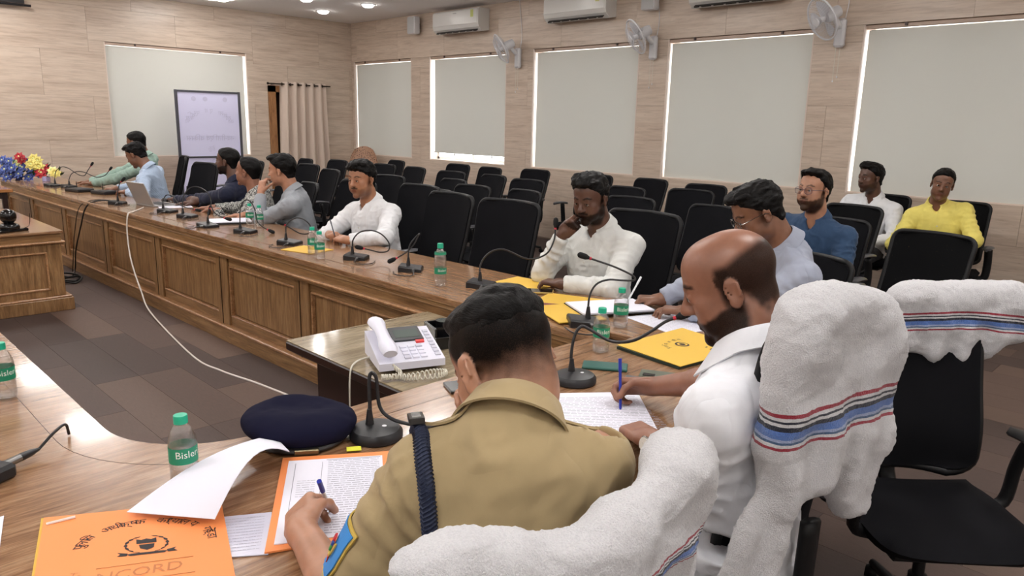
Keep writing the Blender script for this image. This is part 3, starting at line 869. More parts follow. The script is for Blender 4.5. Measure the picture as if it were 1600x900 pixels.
class Field:
    def __init__(s, lo, hi, h):
        s.lo = np.array(lo, float); s.h = h
        s.n = np.ceil((np.array(hi) - s.lo) / h).astype(int) + 1
        s.d = np.full(s.n, 0.25, np.float32)
    def region(s, lo, hi):
        a = np.clip(np.floor((np.array(lo) - s.lo) / s.h).astype(int), 0, s.n - 1)
        b = np.clip(np.ceil((np.array(hi) - s.lo) / s.h).astype(int) + 1, 1, s.n)
        if np.any(b <= a): return None, None
        g = np.meshgrid(*[(s.lo[i] + s.h * np.arange(a[i], b[i])).astype(np.float32) for i in range(3)], indexing='ij')
        return (slice(a[0], b[0]), slice(a[1], b[1]), slice(a[2], b[2])), g
    def comb(s, sl, d, k, mode):
        o = s.d[sl]
        if mode == 'add':
            if k <= 0: s.d[sl] = np.minimum(o, d)
            else:
                h = np.clip(.5 + .5 * (o - d) / k, 0, 1); s.d[sl] = o + (d - o) * h - k * h * (1 - h)
        else:
            d = -d
            if k <= 0: s.d[sl] = np.maximum(o, d)
            else:
                h = np.clip(.5 - .5 * (o - d) / k, 0, 1); s.d[sl] = o + (d - o) * h + k * h * (1 - h)
    def cone(s, a, b, ra, rb, k=.02, mode='add', flat=None):
        a = np.array(a, float); b = np.array(b, float); m = max(ra, rb) + k + 3 * s.h
        sl, g = s.region(np.minimum(a, b) - m, np.maximum(a, b) + m)
        if sl is None: return s
        ab = b - a; L2 = float(ab @ ab) + 1e-12
        px, py, pz = g[0] - a[0], g[1] - a[1], g[2] - a[2]
        t = np.clip((px * ab[0] + py * ab[1] + pz * ab[2]) / L2, 0, 1)
        d = np.sqrt((px - t * ab[0]) ** 2 + (py - t * ab[1]) ** 2 + (pz - t * ab[2]) ** 2) - (ra + t * (rb - ra))
        s.comb(sl, d, k, mode); return s
    def ball(s, c, r, k=.02, mode='add'): return s.cone(c, np.array(c) + 1e-6, r, r, k, mode)
    def ell(s, c, r, M=None, k=.02, mode='add'):
        c = np.array(c, float); r = np.array(r, float); M = np.eye(3) if M is None else np.array(M)
        ext = np.sqrt(((M * r[None, :]) ** 2).sum(1)) + k + 3 * s.h
        sl, g = s.region(c - ext, c + ext)
        if sl is None: return s
        p = [g[i] - c[i] for i in range(3)]
        q = [sum(p[i] * M[i, j] for i in range(3)) for j in range(3)]
        k0 = np.sqrt(sum((q[j] / r[j]) ** 2 for j in range(3))); k1 = np.sqrt(sum((q[j] / r[j] ** 2) ** 2 for j in range(3))) + 1e-9
        d = np.where(k0 < 1e-4, -r.min(), k0 * (k0 - 1) / k1)
        s.comb(sl, d.astype(np.float32), k, mode); return s
    def rbox(s, c, h, M=None, r=.01, k=.02, mode='add'):
        c = np.array(c, float); h = np.array(h, float) - r; M = np.eye(3) if M is None else np.array(M)
        ext = (np.abs(M) * (h + r)[None, :]).sum(1) + k + 3 * s.h
        sl, g = s.region(c - ext, c + ext)
        if sl is None: return s
        p = [g[i] - c[i] for i in range(3)]
        q = [np.abs(sum(p[i] * M[i, j] for i in range(3))) - h[j] for j in range(3)]
        d = np.sqrt(sum(np.maximum(x, 0) ** 2 for x in q)) + np.minimum(np.maximum(np.maximum(q[0], q[1]), q[2]), 0) - r
        s.comb(sl, d.astype(np.float32), k, mode); return s
    def cut(s, point, normal, lo=None, hi=None):
        """remove everything on the normal side of a plane, inside an optional box"""
        sl, g = s.region(s.lo if lo is None else lo, (s.lo + s.h * s.n) if hi is None else hi)
        n = np.array(normal, float); n /= np.linalg.norm(n); p = np.array(point, float)
        d = (g[0] - p[0]) * n[0] + (g[1] - p[1]) * n[1] + (g[2] - p[2]) * n[2]
        s.d[sl] = np.maximum(s.d[sl], d); return s
    def func(s, fn, lo=None, hi=None):
        sl, g = s.region(s.lo if lo is None else lo, (s.lo + s.h * s.n) if hi is None else hi)
        s.d[sl] = fn(s.d[sl], g); return s
    def extract(s):
        d = s.d; h = s.h
        d[0, :, :] = d[-1, :, :] = .1; d[:, 0, :] = d[:, -1, :] = .1; d[:, :, 0] = d[:, :, -1] = .1
        S = d < 0
        c = [S[i:S.shape[0] - 1 + i, j:S.shape[1] - 1 + j, k:S.shape[2] - 1 + k] for i in (0, 1) for j in (0, 1) for k in (0, 1)]
        cnt = sum(x.astype(np.int8) for x in c); mixed = (cnt > 0) & (cnt < 8)
        I = np.argwhere(mixed)
        if len(I) == 0: return np.zeros((0, 3)), np.zeros((0, 4), int)
        vals = np.stack([d[I[:, 0] + i, I[:, 1] + j, I[:, 2] + k] for i in (0, 1) for j in (0, 1) for k in (0, 1)], 1)
        off = np.array([(i, j, k) for i in (0, 1) for j in (0, 1) for k in (0, 1)], float)
        acc = np.zeros((len(I), 3)); num = np.zeros(len(I))
        for a in range(8):
            for b in range(a + 1, 8):
                if np.abs(off[a] - off[b]).sum() != 1: continue
                va, vb = vals[:, a], vals[:, b]; m = (va < 0) != (vb < 0)
                t = np.where(m, va / (va - vb + 1e-12), 0)
                acc += np.where(m[:, None], off[a] + t[:, None] * (off[b] - off[a]), 0); num += m
        V = s.lo + h * (I + acc / num[:, None])
        idx = -np.ones(mixed.shape, np.int64); idx[mixed] = np.arange(len(I))
        F = []
        for ax in range(3):
            o = [(1, 2), (2, 0), (0, 1)][ax]
            sl0 = [slice(None)] * 3; sl1 = [slice(None)] * 3
            sl0[ax] = slice(0, -1); sl1[ax] = slice(1, None)
            A = S[tuple(sl0)]; B = S[tuple(sl1)]; E = np.argwhere(A != B)
            keep = np.ones(len(E), bool)
            for q in o: keep &= (E[:, q] > 0) & (E[:, q] < S.shape[q] - 1)
            E = E[keep]; ins = A[tuple(E.T)]
            def cell(du, dv):
                e = E.copy(); e[:, o[0]] -= du; e[:, o[1]] -= dv; return idx[tuple(e.T)]
            q = np.stack([cell(1, 1), cell(0, 1), cell(0, 0), cell(1, 0)], 1)
            q[~ins] = q[~ins][:, ::-1]; F.append(q)
        F = np.concatenate(F); F = F[(F >= 0).all(1)]
        return V, F
def normals(V, F):
    n = np.cross(V[F[:, 2]] - V[F[:, 0]], V[F[:, 3]] - V[F[:, 1]]); N = np.zeros_like(V)
    for i in range(4): np.add.at(N, F[:, i], n)
    return N / (np.linalg.norm(N, axis=1, keepdims=True) + 1e-12)
def relax(V, F, it=1, lam=.5):
    for _ in range(it):
        A = np.zeros_like(V); C = np.zeros(len(V))
        for i in range(4):
            for j in (1, 3):
                np.add.at(A, F[:, i], V[F[:, (i + j) % 4]]); np.add.at(C, F[:, i], 1)
        V = V + lam * (A / np.maximum(C, 1)[:, None] - V)
    return V
def qmesh(name, V, F, mats, attrs=None, mi=None):
    me = bpy.data.meshes.new(name)
    me.vertices.add(len(V)); me.vertices.foreach_set('co', np.asarray(V, np.float32).ravel())
    me.loops.add(F.size); me.loops.foreach_set('vertex_index', F.astype(np.int32).ravel())
    me.polygons.add(len(F)); me.polygons.foreach_set('loop_start', np.arange(0, F.size, 4, dtype=np.int32))
    me.polygons.foreach_set('use_smooth', np.ones(len(F), bool))
    for m in (mats if isinstance(mats, (list, tuple)) else [mats]): me.materials.append(m)
    if mi is not None: me.polygons.foreach_set('material_index', mi.astype(np.int32))
    me.update(calc_edges=True); me.validate()
    for k, a in (attrs or {}).items():
        at = me.attributes.new(k, 'FLOAT', 'POINT'); at.data.foreach_set('value', np.asarray(a, np.float32))
    return me
# ------------------------------------------------------------------ people
def skin_mat(name, col, hair=rgb(14, 12, 11), lip=None):
    if name in MATS: return MATS[name]
    t = NT(name); v = t.coords()
    n = t.noise(v, 22, 4); n2 = t.noise(v, 700, 2)
    d = tuple(c * .86 for c in col[:3]) + (1,); l = tuple(min(1, c * 1.1) for c in col[:3]) + (1,)
    base = t.ramp(n, [(.3, d), (.7, l)])
    la = t.node('ShaderNodeAttribute', attribute_name='lip'); ha = t.node('ShaderNodeAttribute', attribute_name='hair')
    lip = lip or (col[0] * .78, col[1] * .5, col[2] * .5, 1)
    c1 = t.mix(la.outputs['Fac'], base, lip)
    # stubble: the density is broken up by fine noise
    ad = t.node('ShaderNodeMath', operation='MULTIPLY_ADD'); t.link(n2, ad.inputs[0]); ad.inputs[1].default_value = .5; ad.inputs[2].default_value = -.25
    sm = t.node('ShaderNodeMath', operation='ADD'); t.link(ha.outputs['Fac'], sm.inputs[0])
    mu = t.node('ShaderNodeMath', operation='MULTIPLY'); t.link(ad.outputs[0], mu.inputs[0])
    pk = t.node('ShaderNodeMath', operation='MINIMUM'); t.link(ha.outputs['Fac'], pk.inputs[0]); pk.inputs[1].default_value = .5
    t.link(pk.outputs[0], mu.inputs[1]); t.link(mu.outputs[0], sm.inputs[1])
    cl = t.node('ShaderNodeClamp'); t.link(sm.outputs[0], cl.inputs[0])
    t.set(Base_Color=t.mix(cl.outputs[0], c1, hair), Roughness=.40)
    iv = t.node('ShaderNodeMath', operation='MULTIPLY_ADD'); t.link(cl.outputs[0], iv.inputs[0]); iv.inputs[1].default_value = -.42; iv.inputs[2].default_value = .5; t.link(iv.outputs[0], t.b.inputs['Specular IOR Level'])
    t.b.inputs['Subsurface Weight'].default_value = .06; t.b.inputs['Subsurface Radius'].default_value = (.01, .004, .002)
    t.bump(n2, .12, .001)
    MATS[name] = t.m; return t.m
def hair_mat(name, col, gloss=.5):
    if name in MATS: return MATS[name]
    t = NT(name); v = t.coords((1, .22, 1)); n = t.noise(v, 190, 3, .6, .4)
    d = tuple(c * .5 for c in col[:3]) + (1,); l = tuple(min(1, c * 1.3) for c in col[:3]) + (1,)
    t.set(Base_Color=t.ramp(n, [(.35, d), (.7, l)]), Roughness=gloss); t.bump(n, .7, .003); t.b.inputs['Specular IOR Level'].default_value = .15
    MATS[name] = t.m; return t.m
M_HAIR = hair_mat('black_hair', rgb(13, 11, 11))
def cloth_mat(name, col, scale=700, bump=.12, rough=.8, pattern=None):
    if name in MATS: return MATS[name]
    t = NT(name); v = t.coords(); n = t.noise(v, scale, 2); f = t.noise(v, 14, 4, .6, .3)
    d = tuple(c * .93 for c in col[:3]) + (1,)
    base = t.ramp(f, [(.35, d), (.65, col)])
    if pattern == 'leafy':
        vo = t.node('ShaderNodeTexVoronoi'); vo.inputs['Scale'].default_value = 26; nz = t.node('ShaderNodeTexNoise'); nz.inputs['Scale'].default_value = 30
        t.link(v, nz.inputs['Vector']); mx = t.mix(.25, v, nz.outputs['Color']); t.link(mx, vo.inputs['Vector'])
        base = t.ramp(vo.outputs['Distance'], [(.12, rgb(28, 28, 30)), (.25, rgb(60, 60, 62)), (.34, rgb(176, 176, 170)), (.5, rgb(205, 205, 200)), (.58, rgb(50, 50, 52))])
    if pattern == 'stripe':
        w = t.node('ShaderNodeTexWave'); w.inputs['Scale'].default_value = 26; w.bands_direction = 'DIAGONAL'; t.link(v, w.inputs['Vector'])
        base = t.mix(t.ramp(w.outputs['Fac'], [(.6, (0, 0, 0, 1)), (.9, (.5, .5, .5, 1))]), base, tuple(c * .55 for c in col[:3]) + (1,))
    t.set(Base_Color=base, Roughness=rough); t.b.inputs['Specular IOR Level'].default_value = .25
    t.b.inputs['Sheen Weight'].default_value = .1
    b1 = t.bump(n, bump, .001)
    fold = t.noise(t.coords((1, 1, .55)), 9, 2, .5, .7); rd = t.node('ShaderNodeMath', operation='ABSOLUTE'); sb = t.node('ShaderNodeMath', operation='SUBTRACT'); sb.inputs[1].default_value = .5
    t.link(fold, sb.inputs[0]); t.link(sb.outputs[0], rd.inputs[0])
    b2 = t.node('ShaderNodeBump'); b2.inputs['Strength'].default_value = .45; b2.inputs['Distance'].default_value = .03
    t.link(rd.outputs[0], b2.inputs['Height']); t.link(b2.outputs['Normal'], b1.inputs['Normal'])
    MATS[name] = t.m; return t.m
M_TROUSER = cloth_mat('dark_trousers', rgb(34, 34, 42))
M_SHOE = plain('black_shoe', rgb(24, 20, 18), .35)
M_EYEW = plain('eye_white', rgb(214, 206, 198), .25)
M_IRIS = plain('eye_iris', rgb(28, 17, 12), .15)
M_LENS = None

def frame(yaw, pitch=0.0, roll=0.0):
    """columns right, forward, up for a head or body that looks along yaw (deg, 0=+x, 90=+y); pitch<0 looks down; roll>0 tilts to its right"""
    y, p, r = map(math.radians, (yaw, pitch, roll))
    f = np.array((math.cos(y) * math.cos(p), math.sin(y) * math.cos(p), math.sin(p)))
    rt = np.array((math.sin(y), -math.cos(y), 0.0)); u = np.cross(rt, f)
    rt2 = rt * math.cos(r) - u * math.sin(r); u2 = np.cross(rt2, f)
    return np.stack([rt2, f, u2], 1)
def unit(a): a = np.array(a, float); return a / (np.linalg.norm(a) + 1e-12)
def ik(sh, wr, l1, l2, hint):
    sh, wr = np.array(sh, float), np.array(wr, float); d = wr - sh; L = np.linalg.norm(d)
    if L > (l1 + l2) * .995: l1, l2 = l1 * L / ((l1 + l2) * .995), l2 * L / ((l1 + l2) * .995)
    a = (l1 * l1 - l2 * l2 + L * L) / (2 * L); hh = math.sqrt(max(1e-6, l1 * l1 - a * a))
    u = d / L; h = np.array(hint, float); h = unit(h - u * (h @ u))
    return sh + u * a + h * hh

# finger curls (deg at three joints) per pose: index, middle, ring, little ; thumb (spread, curl1, curl2)
POSE = {
 'flat':  ([(8, 12, 8)] * 4, (38, 8, 10)),
 'relax': ([(22, 30, 18), (28, 34, 20), (32, 36, 22), (36, 38, 24)], (34, 18, 18)),
 'pen':   ([(42, 48, 22), (52, 58, 30), (62, 66, 36), (66, 70, 40)], (22, 30, 30)),
 'fist':  ([(62, 80, 45), (66, 84, 48), (68, 86, 48), (68, 86, 48)], (12, 35, 40)),
 'cheek': ([(30, 45, 30), (38, 55, 35), (46, 62, 38), (52, 66, 40)], (40, 10, 10)),
}
def rot_axis(v, ax, a):
    ax = unit(ax); return v * math.cos(a) + np.cross(ax, v) * math.sin(a) + ax * (ax @ v) * (1 - math.cos(a))
def hand(F, W, fwd, palm, side, pose, sc=1.0):
    """W wrist, fwd towards fingers, palm = palm normal, side = +1 when the thumb lies along cross(fwd, palm)"""
    W = np.array(W, float); f = unit(fwd); n = np.array(palm, float); n = unit(n - f * (n @ f)); s = np.cross(f, n) * side
    M = np.stack([s, f, n], 1)
    fc, tc = POSE[pose]
    F.cone(W - f * .02, W + f * .02, .0265 * sc, .025 * sc, .012)
    F.rbox(W + f * .052 * sc, (.039 * sc, .047 * sc, .0135 * sc), M, .0125 * sc, .014)
    F.ell(W + f * .035 * sc + s * .024 * sc + n * .006, (.018 * sc, .033 * sc, .014 * sc), M, .01)
    tips = []
    for i, (o, L) in enumerate(((.029, .073), (.010, .081), (-.010, .075), (-.028, .059))):
        p = W + f * (.092 - .006 * abs(i - 1)) * sc + s * o * sc; d = unit(f + s * o * 1.2)
        r = (.0091, .0094, .009, .0079)[i] * sc
        for c, part in zip(fc[i], (.44, .31, .25)):
            d = rot_axis(d, np.cross(f, n) , math.radians(c)) if True else d
            q = p + d * L * part * sc; F.cone(p, q, r, r * .92, .0035); p = q; r *= .92
        tips.append(p)
    sp, c1, c2 = tc
    p = W + f * .018 * sc + s * .026 * sc + n * .004; d = unit(f * math.cos(math.radians(sp)) + s * math.sin(math.radians(sp)) + n * .25)
    r = .0125 * sc
    for c, L in ((0, .042), (c1, .034), (c2, .028)):
        d = unit(rot_axis(d, s if False else np.cross(d, n + .6 * -s), math.radians(c)) if c else d)
        q = p + d * L * sc; F.cone(p, q, r, r * .88, .006); p = q; r *= .88
    return tips

def head_solid(F, c, M, s=1.0, fat=0.0, bald=False, neck_to=None, nose=1.0):
    """head in its own frame: x right, y forward, z up, centre between the ears"""
    T = lambda x, y, z: c + M @ (np.array((x, y, z)) * s)
    E = lambda p, r, k=.02, mode='add', m=None: F.ell(T(*p), np.array(r) * s, M if m is None else m, k * s, mode)
    C = lambda a, b, ra, rb, k=.012, mode='add': F.cone(T(*a), T(*b), ra * s, rb * s, k * s, mode)
    E((0, -.016, .043), (.0755, .096, .082), .01)
    E((0, .035, .055), (.062, .052, .056), .03)                 # forehead
    E((0, .030, -.022), (.060 + fat * .4, .060, .082), .03)     # face
    E((0, .022, -.060), (.052 + fat, .056, .050), .025)         # jaw
    E((0, .074, -.099), (.023 + fat * .3, .019, .019), .022)    # chin
    for x in (-1, 1):
        E((x * .043, .060, -.012), (.021, .020, .018), .02)     # cheekbone
        E((x * (.036 + fat * .5), .055, -.048), (.024 + fat * .3, .026, .032), .022)
        E((x * .050, .006, -.062), (.014 + fat * .4, .022, .024), .02)
    C((-.036, .083, .030), (.036, .083, .030), .0105, .0105, .014)   # brow
    for x in (-1, 1):
        E((x * .031, .098, .011), (.0185, .017, .0125), .010, 'sub')
        E((x * .031, .0785, .011), (.0165, .0125, .0135), .004)      # closed part of the lids
        C((x * .018, .0900, .0152), (x * .044, .0850, .0147), .0052, .0050, .004)   # upper lid
        C((x * .019, .0885, .0018), (x * .043, .0840, .0022), .0040, .0038, .004)   # lower lid
    C((0, .086, .024), (0, .1075 * nose + .001, -.018), .0075, .0115, .012)   # nose
    C((0, .1075, -.019), (0, .111, -.021), .0115, .0105, .008)
    for x in (-1, 1): E((x * .0125, .098, -.024), (.0082, .0105, .0085), .007)
    C((-.021, .0850, -.0545), (.021, .0850, -.0545), .005, .005, .008)
    C((-.010, .0895, -.0535), (.010, .0895, -.0535), .0052, .0052, .006)
    C((-.017, .0862, -.0655), (.017, .0862, -.0655), .0064, .0064, .007)
    C((-.023, .0915, -.0597), (.023, .0915, -.0597), .0018, .0018, .003, 'sub')
    for x in (-1, 1):   # ears
        Me = M @ rotz(x * -.35) @ rotx(-.2)
        E((x * .0785, -.010, .002), (.0065, .0185, .0315), .006, 'add', Me)
        E((x * .0775, -.006, -.022), (.007, .011, .013), .005, 'add', Me)
        E((x * .0870, -.006, .004), (.006, .0105, .0195), .004, 'sub', Me)
        C((x * .0835, -.0225, .020), (x * .0845, -.024, -.006), .004, .004, .004)
    if neck_to is not None:
        F.cone(T(0, -.028, -.055), neck_to, .054 * s, .060 * s, .03 * s)
        F.cone(T(0, -.045, -.03), neck_to - M[:, 1] * .004, .045 * s, .052 * s, .03 * s)

def tint(V, c, M, s, spec):
    """hair density (0..1) and lip mask from head-frame coordinates"""
    L = ((V - c) @ M) / s; x, y, z = np.abs(L[:, 0]), L[:, 1], L[:, 2]
    near = (np.linalg.norm(L, axis=1) < .19)
    hair = np.zeros(len(V))
    n = vnoise(V, 90, 3) * .004
    b = spec.get('beard', 0)
    zc = -.018 - .30 * np.maximum(y, 0) + n
    m = sstep(zc - z, 0, .014) * sstep(y + .035 - .3 * np.maximum(0, -.06 - z), 0, .02) * sstep(z + .145, 0, .02)
    hair = np.maximum(hair, b * m)
    side = sstep(y, -.03, -.01) * sstep(.024 - y, 0, .014) * sstep(z, -.05, -.03) * sstep(.07 - z, 0, .02) * sstep(x, .055, .066)
    hair = np.maximum(hair, max(b, spec.get('sideburn', .5)) * side)
    mo = spec.get('moustache', b)
    mm = sstep(.033 - x, 0, .008) * sstep(z + .0535, 0, .006) * sstep(-.036 - z + .004 * (x < .01), 0, .006) * sstep(y, .07, .08)
    hair = np.maximum(hair, mo * mm)
    arch = .0345 + .006 * sstep(x, .012, .034) - .008 * sstep(x, .036, .054)
    br = sstep(.0052 - np.abs(z - arch), 0, .003) * sstep(x, .009, .015) * sstep(.055 - x, 0, .006) * sstep(y, .04, .055)
    hair = np.maximum(hair, .92 * br)
    lash = sstep(.0026 - np.abs(z - .0095 + .0), 0, .0015) * sstep(x, .016, .02) * sstep(.046 - x, 0, .004) * sstep(y, .07, .078)
    hair = np.maximum(hair, .85 * lash)
    hl = spec.get('fade')
    if hl:   # cropped hair on the skull: profile of z against y for 0 and full density
        ys, z0, z1 = hl
        a0 = np.interp(y, ys, z0); a1 = np.interp(y, ys, z1)
        f = sstep(z + n * 2, a0, a1)
        if 'bald' in spec:
            by, bz = spec['bald']; f = f * (1 - sstep(z - np.interp(y, by, bz), -.012, .012)) 
        hair = np.maximum(hair, spec.get('fade_max', .95) * f)
    ear = ((x - .083) / .0135) ** 2 + ((y + .013 + (x - .078) * .5) / .026) ** 2 + ((z - .001) / .038) ** 2
    hair = hair * sstep(ear, .85, 1.1)
    lip = sstep(.0235 - x - .6 * np.abs(z + .0595), 0, .006) * sstep(.0125 - np.abs(z + .0595), 0, .004) * sstep(y, .078, .086)
    return hair * near, lip * near * .8

HAIRLINE = ([-.13, -.07, -.035, -.012, .012, .03, .05, .075, .13], [-.085, -.080, -.030, -.004, .016, .038, .062, .078, .082])
def hair_solid(c, M, s, style, h=.0045):
    t = style.get('t', .010)
    F = Field(c - .19 * s, c + .19 * s, h)
    T = lambda x, y, z: c + M @ (np.array((x, y, z)) * s)
    F.ell(T(0, -.018, .045), np.array((.0755 + t * .7, .097 + t * .8, .083 + t)) * s, M, .01)
    F.ell(T(0, .034, .060), np.array((.062 + t * .8, .054 + t * .6, .056 + t)) * s, M, .03)
    F.ell(T(0, -.046, -.022), np.array((.058 + t * .6, .050 + t * .7, .066)) * s, M, .02 * s)
    for p, r in style.get('lumps', []): F.ell(T(*p), np.array(r) * s, M, .02 * s)
    ys, zs = style.get('line', HAIRLINE)
    drop = style.get('drop', 0.0)
    def fn(d, g):
        P = np.stack([g[i].ravel() - c[i] for i in range(3)], 1) @ M / s
        hl = np.interp(P[:, 1], ys, zs) - drop * (P[:, 1] > .03) + style.get('edge', .004) * vnoise(P, 70, 5) + style.get('asym', 0) * P[:, 0]
        # the front hairline drops toward the temples
        k = (hl - P[:, 2]) * .75 * s
        inner = np.sqrt((P[:, 0] / .0715) ** 2 + ((P[:, 1] + .016) / .090) ** 2 + ((P[:, 2] - .043) / .077) ** 2)
        rough = style.get('rough', .004) * s
        taper = style.get('taper', t) * s * (1 - sstep(P[:, 2] - hl, 0, style.get('tw', .03)))
        dd = d.ravel() + taper * 1.2 + rough * (vnoise(P * np.array((1, .45, 1)), 60, 9) + .6 * vnoise(P * np.array((1, .4, 1)), 130, 11))
        dd = np.maximum(dd, k); dd = np.maximum(dd, (1 - inner) * .07 * s)
        return dd.reshape(d.shape).astype(np.float32)
    F.func(fn); return F.extract()

def smooth_k(a, b, k):
    return a
def person(name_label, seat, yaw, head, head_rot, arms, skin, shirt, hair=None, tint_spec=None, sleeve='long', h=.0065, fat=0.0, bulk=1.0, seat_z=.50,
           trousers=None, glasses=None, legs=True, collar=True, eyes=True, head_scale=1.0, wrinkle=.006, cuff=True, extra=None, neck_fwd=.03, sh_w=.175, buttons=False, cap=None, seed=0, shoulder_drop=.075, neck=None, sl_end=.80):
    B = frame(yaw); hd = np.array(head, float); HM = frame(*head_rot); s = head_scale
    pel = np.array((seat[0], seat[1], seat_z))
    nb = hd - HM[:, 2] * .125 * s - HM[:, 1] * .035 * s - B[:, 1] * neck_fwd - np.array((0, 0, .045))
    if neck is not None: nb = np.array(neck, float)
    U = unit(nb - pel); Rt = unit(np.cross(B[:, 1], U)); Fw = np.cross(U, Rt); TM = np.stack([Rt, Fw, U], 1)
    Ls = np.linalg.norm(nb - pel)
    at = lambda x, y, t: pel + Rt * x + Fw * y + U * (t * Ls)
    J = {}
    for sd, k in ((1, 'R'), (-1, 'L')):
        a = arms[k]
        up = a.get('sh', (0, 0, 0))
        sh = nb + Rt * sd * sh_w * bulk - U * shoulder_drop + Rt * up[0] + Fw * up[1] + U * up[2]
        wr = np.array(a['wrist'], float); el = ik(sh, wr, .285, .255, a['elbow'])
        J[k] = (sh, el, wr)
    pts = [pel, nb, hd] + [q for k in J for q in J[k]]
    for k in 'RL': pts.append(J[k][2] + unit(arms[k]['fwd']) * .18)
    lo = np.min(pts, 0) - .17; hi = np.max(pts, 0) + .17; lo[2] = max(lo[2], pel[2] - .08)
    lo_b = lo.copy(); lo_b[2] = max(lo_b[2], min(J['R'][2][2], J['L'][2][2], J['R'][1][2], J['L'][1][2], nb[2] - .15) - .12)
    # ---- body (skin): one continuous solid
    F = Field(lo_b, hi, h)
    head_solid(F, hd, HM, s, fat, neck_to=nb - U * .0)
    F.cone(nb, at(0, 0, .62), .056, .085, .03)
    tipsd = {}
    for sd, k in ((1, 'R'), (-1, 'L')):
        sh, el, wr = J[k]; a = arms[k]
        F.cone(nb - U * .05, sh, .05, .048, .03)
        F.cone(sh, el, .046, .040, .02); mid = el + (wr - el) * .3
        F.cone(el, mid, .040, .0405, .02); F.cone(mid, wr, .040, .0275, .02)
        tipsd[k] = hand(F, wr, a['fwd'], a['palm'], sd * a.get('flip', 1), a.get('pose', 'relax'), a.get('hs', 1.0))
    V, Q = F.extract()
    V = relax(V, Q, 1, .35)
    hm, lm = tint(V, hd, HM, s, tint_spec or {})
    root = link('person', qmesh('person', V, Q, skin, {'hair': hm, 'lip': lm}))
    tag(root, name_label, 'person')
    # ---- shirt
    hs = max(h, .0065)
    G = Field(lo - .02, hi + .02, hs); b = bulk
    G.ell(at(0, .005, .02), (.165 * b, .125 * b, .12), TM, .05)
    G.ell(at(0, .02, .30), (.158 * b, .122 * b, .17), TM, .06)
    G.ell(at(0, .012, .60), (.168 * b, .118 * b, .17), TM, .06)
    G.ell(at(0, .0, .82), (.150 * b, .098 * b, .11), TM, .06)
    for k in 'RL':
        sh, el, wr = J[k]
        G.cone(nb - U * .030 - Fw * .012, sh - U * .004, .050, .056, .06)
        if sleeve == 'long':
            G.cone(sh, el, .059 * b, .054, .04); G.cone(el, wr - unit(wr - el) * .012, .054, .038, .025)
        else:
            e2 = sh + (el - sh) * 1.02
            G.cone(sh, e2, .060 * b, .064 * b, .04)
    # open sleeves and neckline are cut flat
    for k in 'RL':
        sh, el, wr = J[k]; r = .085
        if sleeve == 'long':
            p = wr - unit(wr - el) * .022; G.cut(p, wr - el, p - r, p + r)
        else:
            p = sh + (el - sh) * sl_end; G.cut(p, el - sh, p - .10, p + .10 )
    upn = unit(.55 * unit(hd - HM[:, 2] * .08 - nb) + .45 * U)
    G.cone(nb - U * .05 - Fw * .012, nb + upn * .03, .092, .068, .03)
    G.cut(nb + upn * .022, upn, nb - .11, nb + .15)
    # v neckline at the front
    G.cone(nb + U * .01 + Fw * .045, nb - U * .045 + Fw * .085, .042, .012, .01, 'sub')
    V2, Q2 = G.extract()
    V2 = relax(V2, Q2, 2, .5)
    N2 = normals(V2, Q2)
    w = np.zeros(len(V2))
    for k in 'RL':     # creases run round the sleeve and gather at the elbow and the armpit
        sh, el, wr = J[k]
        for a_, b_, amp, fr in ((sh, el, 1.0, 1), (el, wr, 1.0, 1)):
            if sleeve != 'long' and a_ is el: continue
            ax = unit(b_ - a_); rel = V2 - a_; t = rel @ ax; rad = np.linalg.norm(rel - t[:, None] * ax, axis=1); Lab = np.linalg.norm(b_ - a_)
            inside = sstep(rad, .10, .07) * sstep(t, -.03, .03) * sstep(Lab + .03 - t, 0, .05)
            q = V2 + ax * (vnoise(V2, 9, seed) * .03)[:, None]
            g = np.sin((q - a_) @ ax * 115 + 3.5 * vnoise(V2, 12, seed + 2))
            w += inside * amp * wrinkle * (np.maximum(g, -.3) * .6) * (.35 + sstep(vnoise(V2, 10, seed + 4), -.3, .6))
    st = V2 @ np.stack([Rt, Fw, U], 1)
    g2 = 1 - np.abs(vnoise(st * np.array((1.5, 1.5, .8)) + .12 * vnoise(V2, 5, 1)[:, None], 9, seed + 7)) * 2
    g3 = 1 - np.abs(vnoise(st * np.array((1.0, 1.0, 1.7)) + .05 * vnoise(V2, 9, seed + 3)[:, None], 19, seed + 17)) * 2
    w += wrinkle * .55 * np.maximum(g3, 0) + wrinkle * 1.0 * g2 * .8 + wrinkle * .5 * vnoise(st * np.array((1.2, 1.2, .6)), 22, seed + 8)
    V2 = V2 + N2 * w[:, None]
    so = link('shirt', qmesh('shirt', V2, Q2, shirt), root)
    # ---- collar
    if collar:
        up = unit(.55 * unit(hd - HM[:, 2] * .08 - nb) + .45 * U); Rc = unit(np.cross(Fw, up)); Fc = np.cross(up, Rc)
        c0 = nb - Fc * .004 - up * .005
        rows = []
        for a in np.linspace(math.radians(24), math.radians(336), 41):
            fr = max(0, math.cos(a)); bk = max(0, -math.cos(a)); ca, sa = math.cos(a), math.sin(a)
            rad = lambda r, ry: Rc * sa * r + Fc * ca * ry
            hgt = .052 + .012 * bk - .020 * fr
            pts_ = [c0 + rad(.066, .068) + up * -.015, c0 + rad(.0635, .067) + up * hgt * .6, c0 + rad(.065, .068) + up * hgt, c0 + rad(.072, .074) + up * (hgt - .006),
                    c0 + rad(.083, .089 + .016 * fr) + up * (hgt - .033 - .008 * fr), c0 + rad(.091 + .008 * fr, .098 + .036 * fr) + up * (hgt - .048 - .026 * fr)]
            rows.append(pts_)
        MB().grid(np.array(rows), .004).build('collar', shirt, root, True, angle=80)
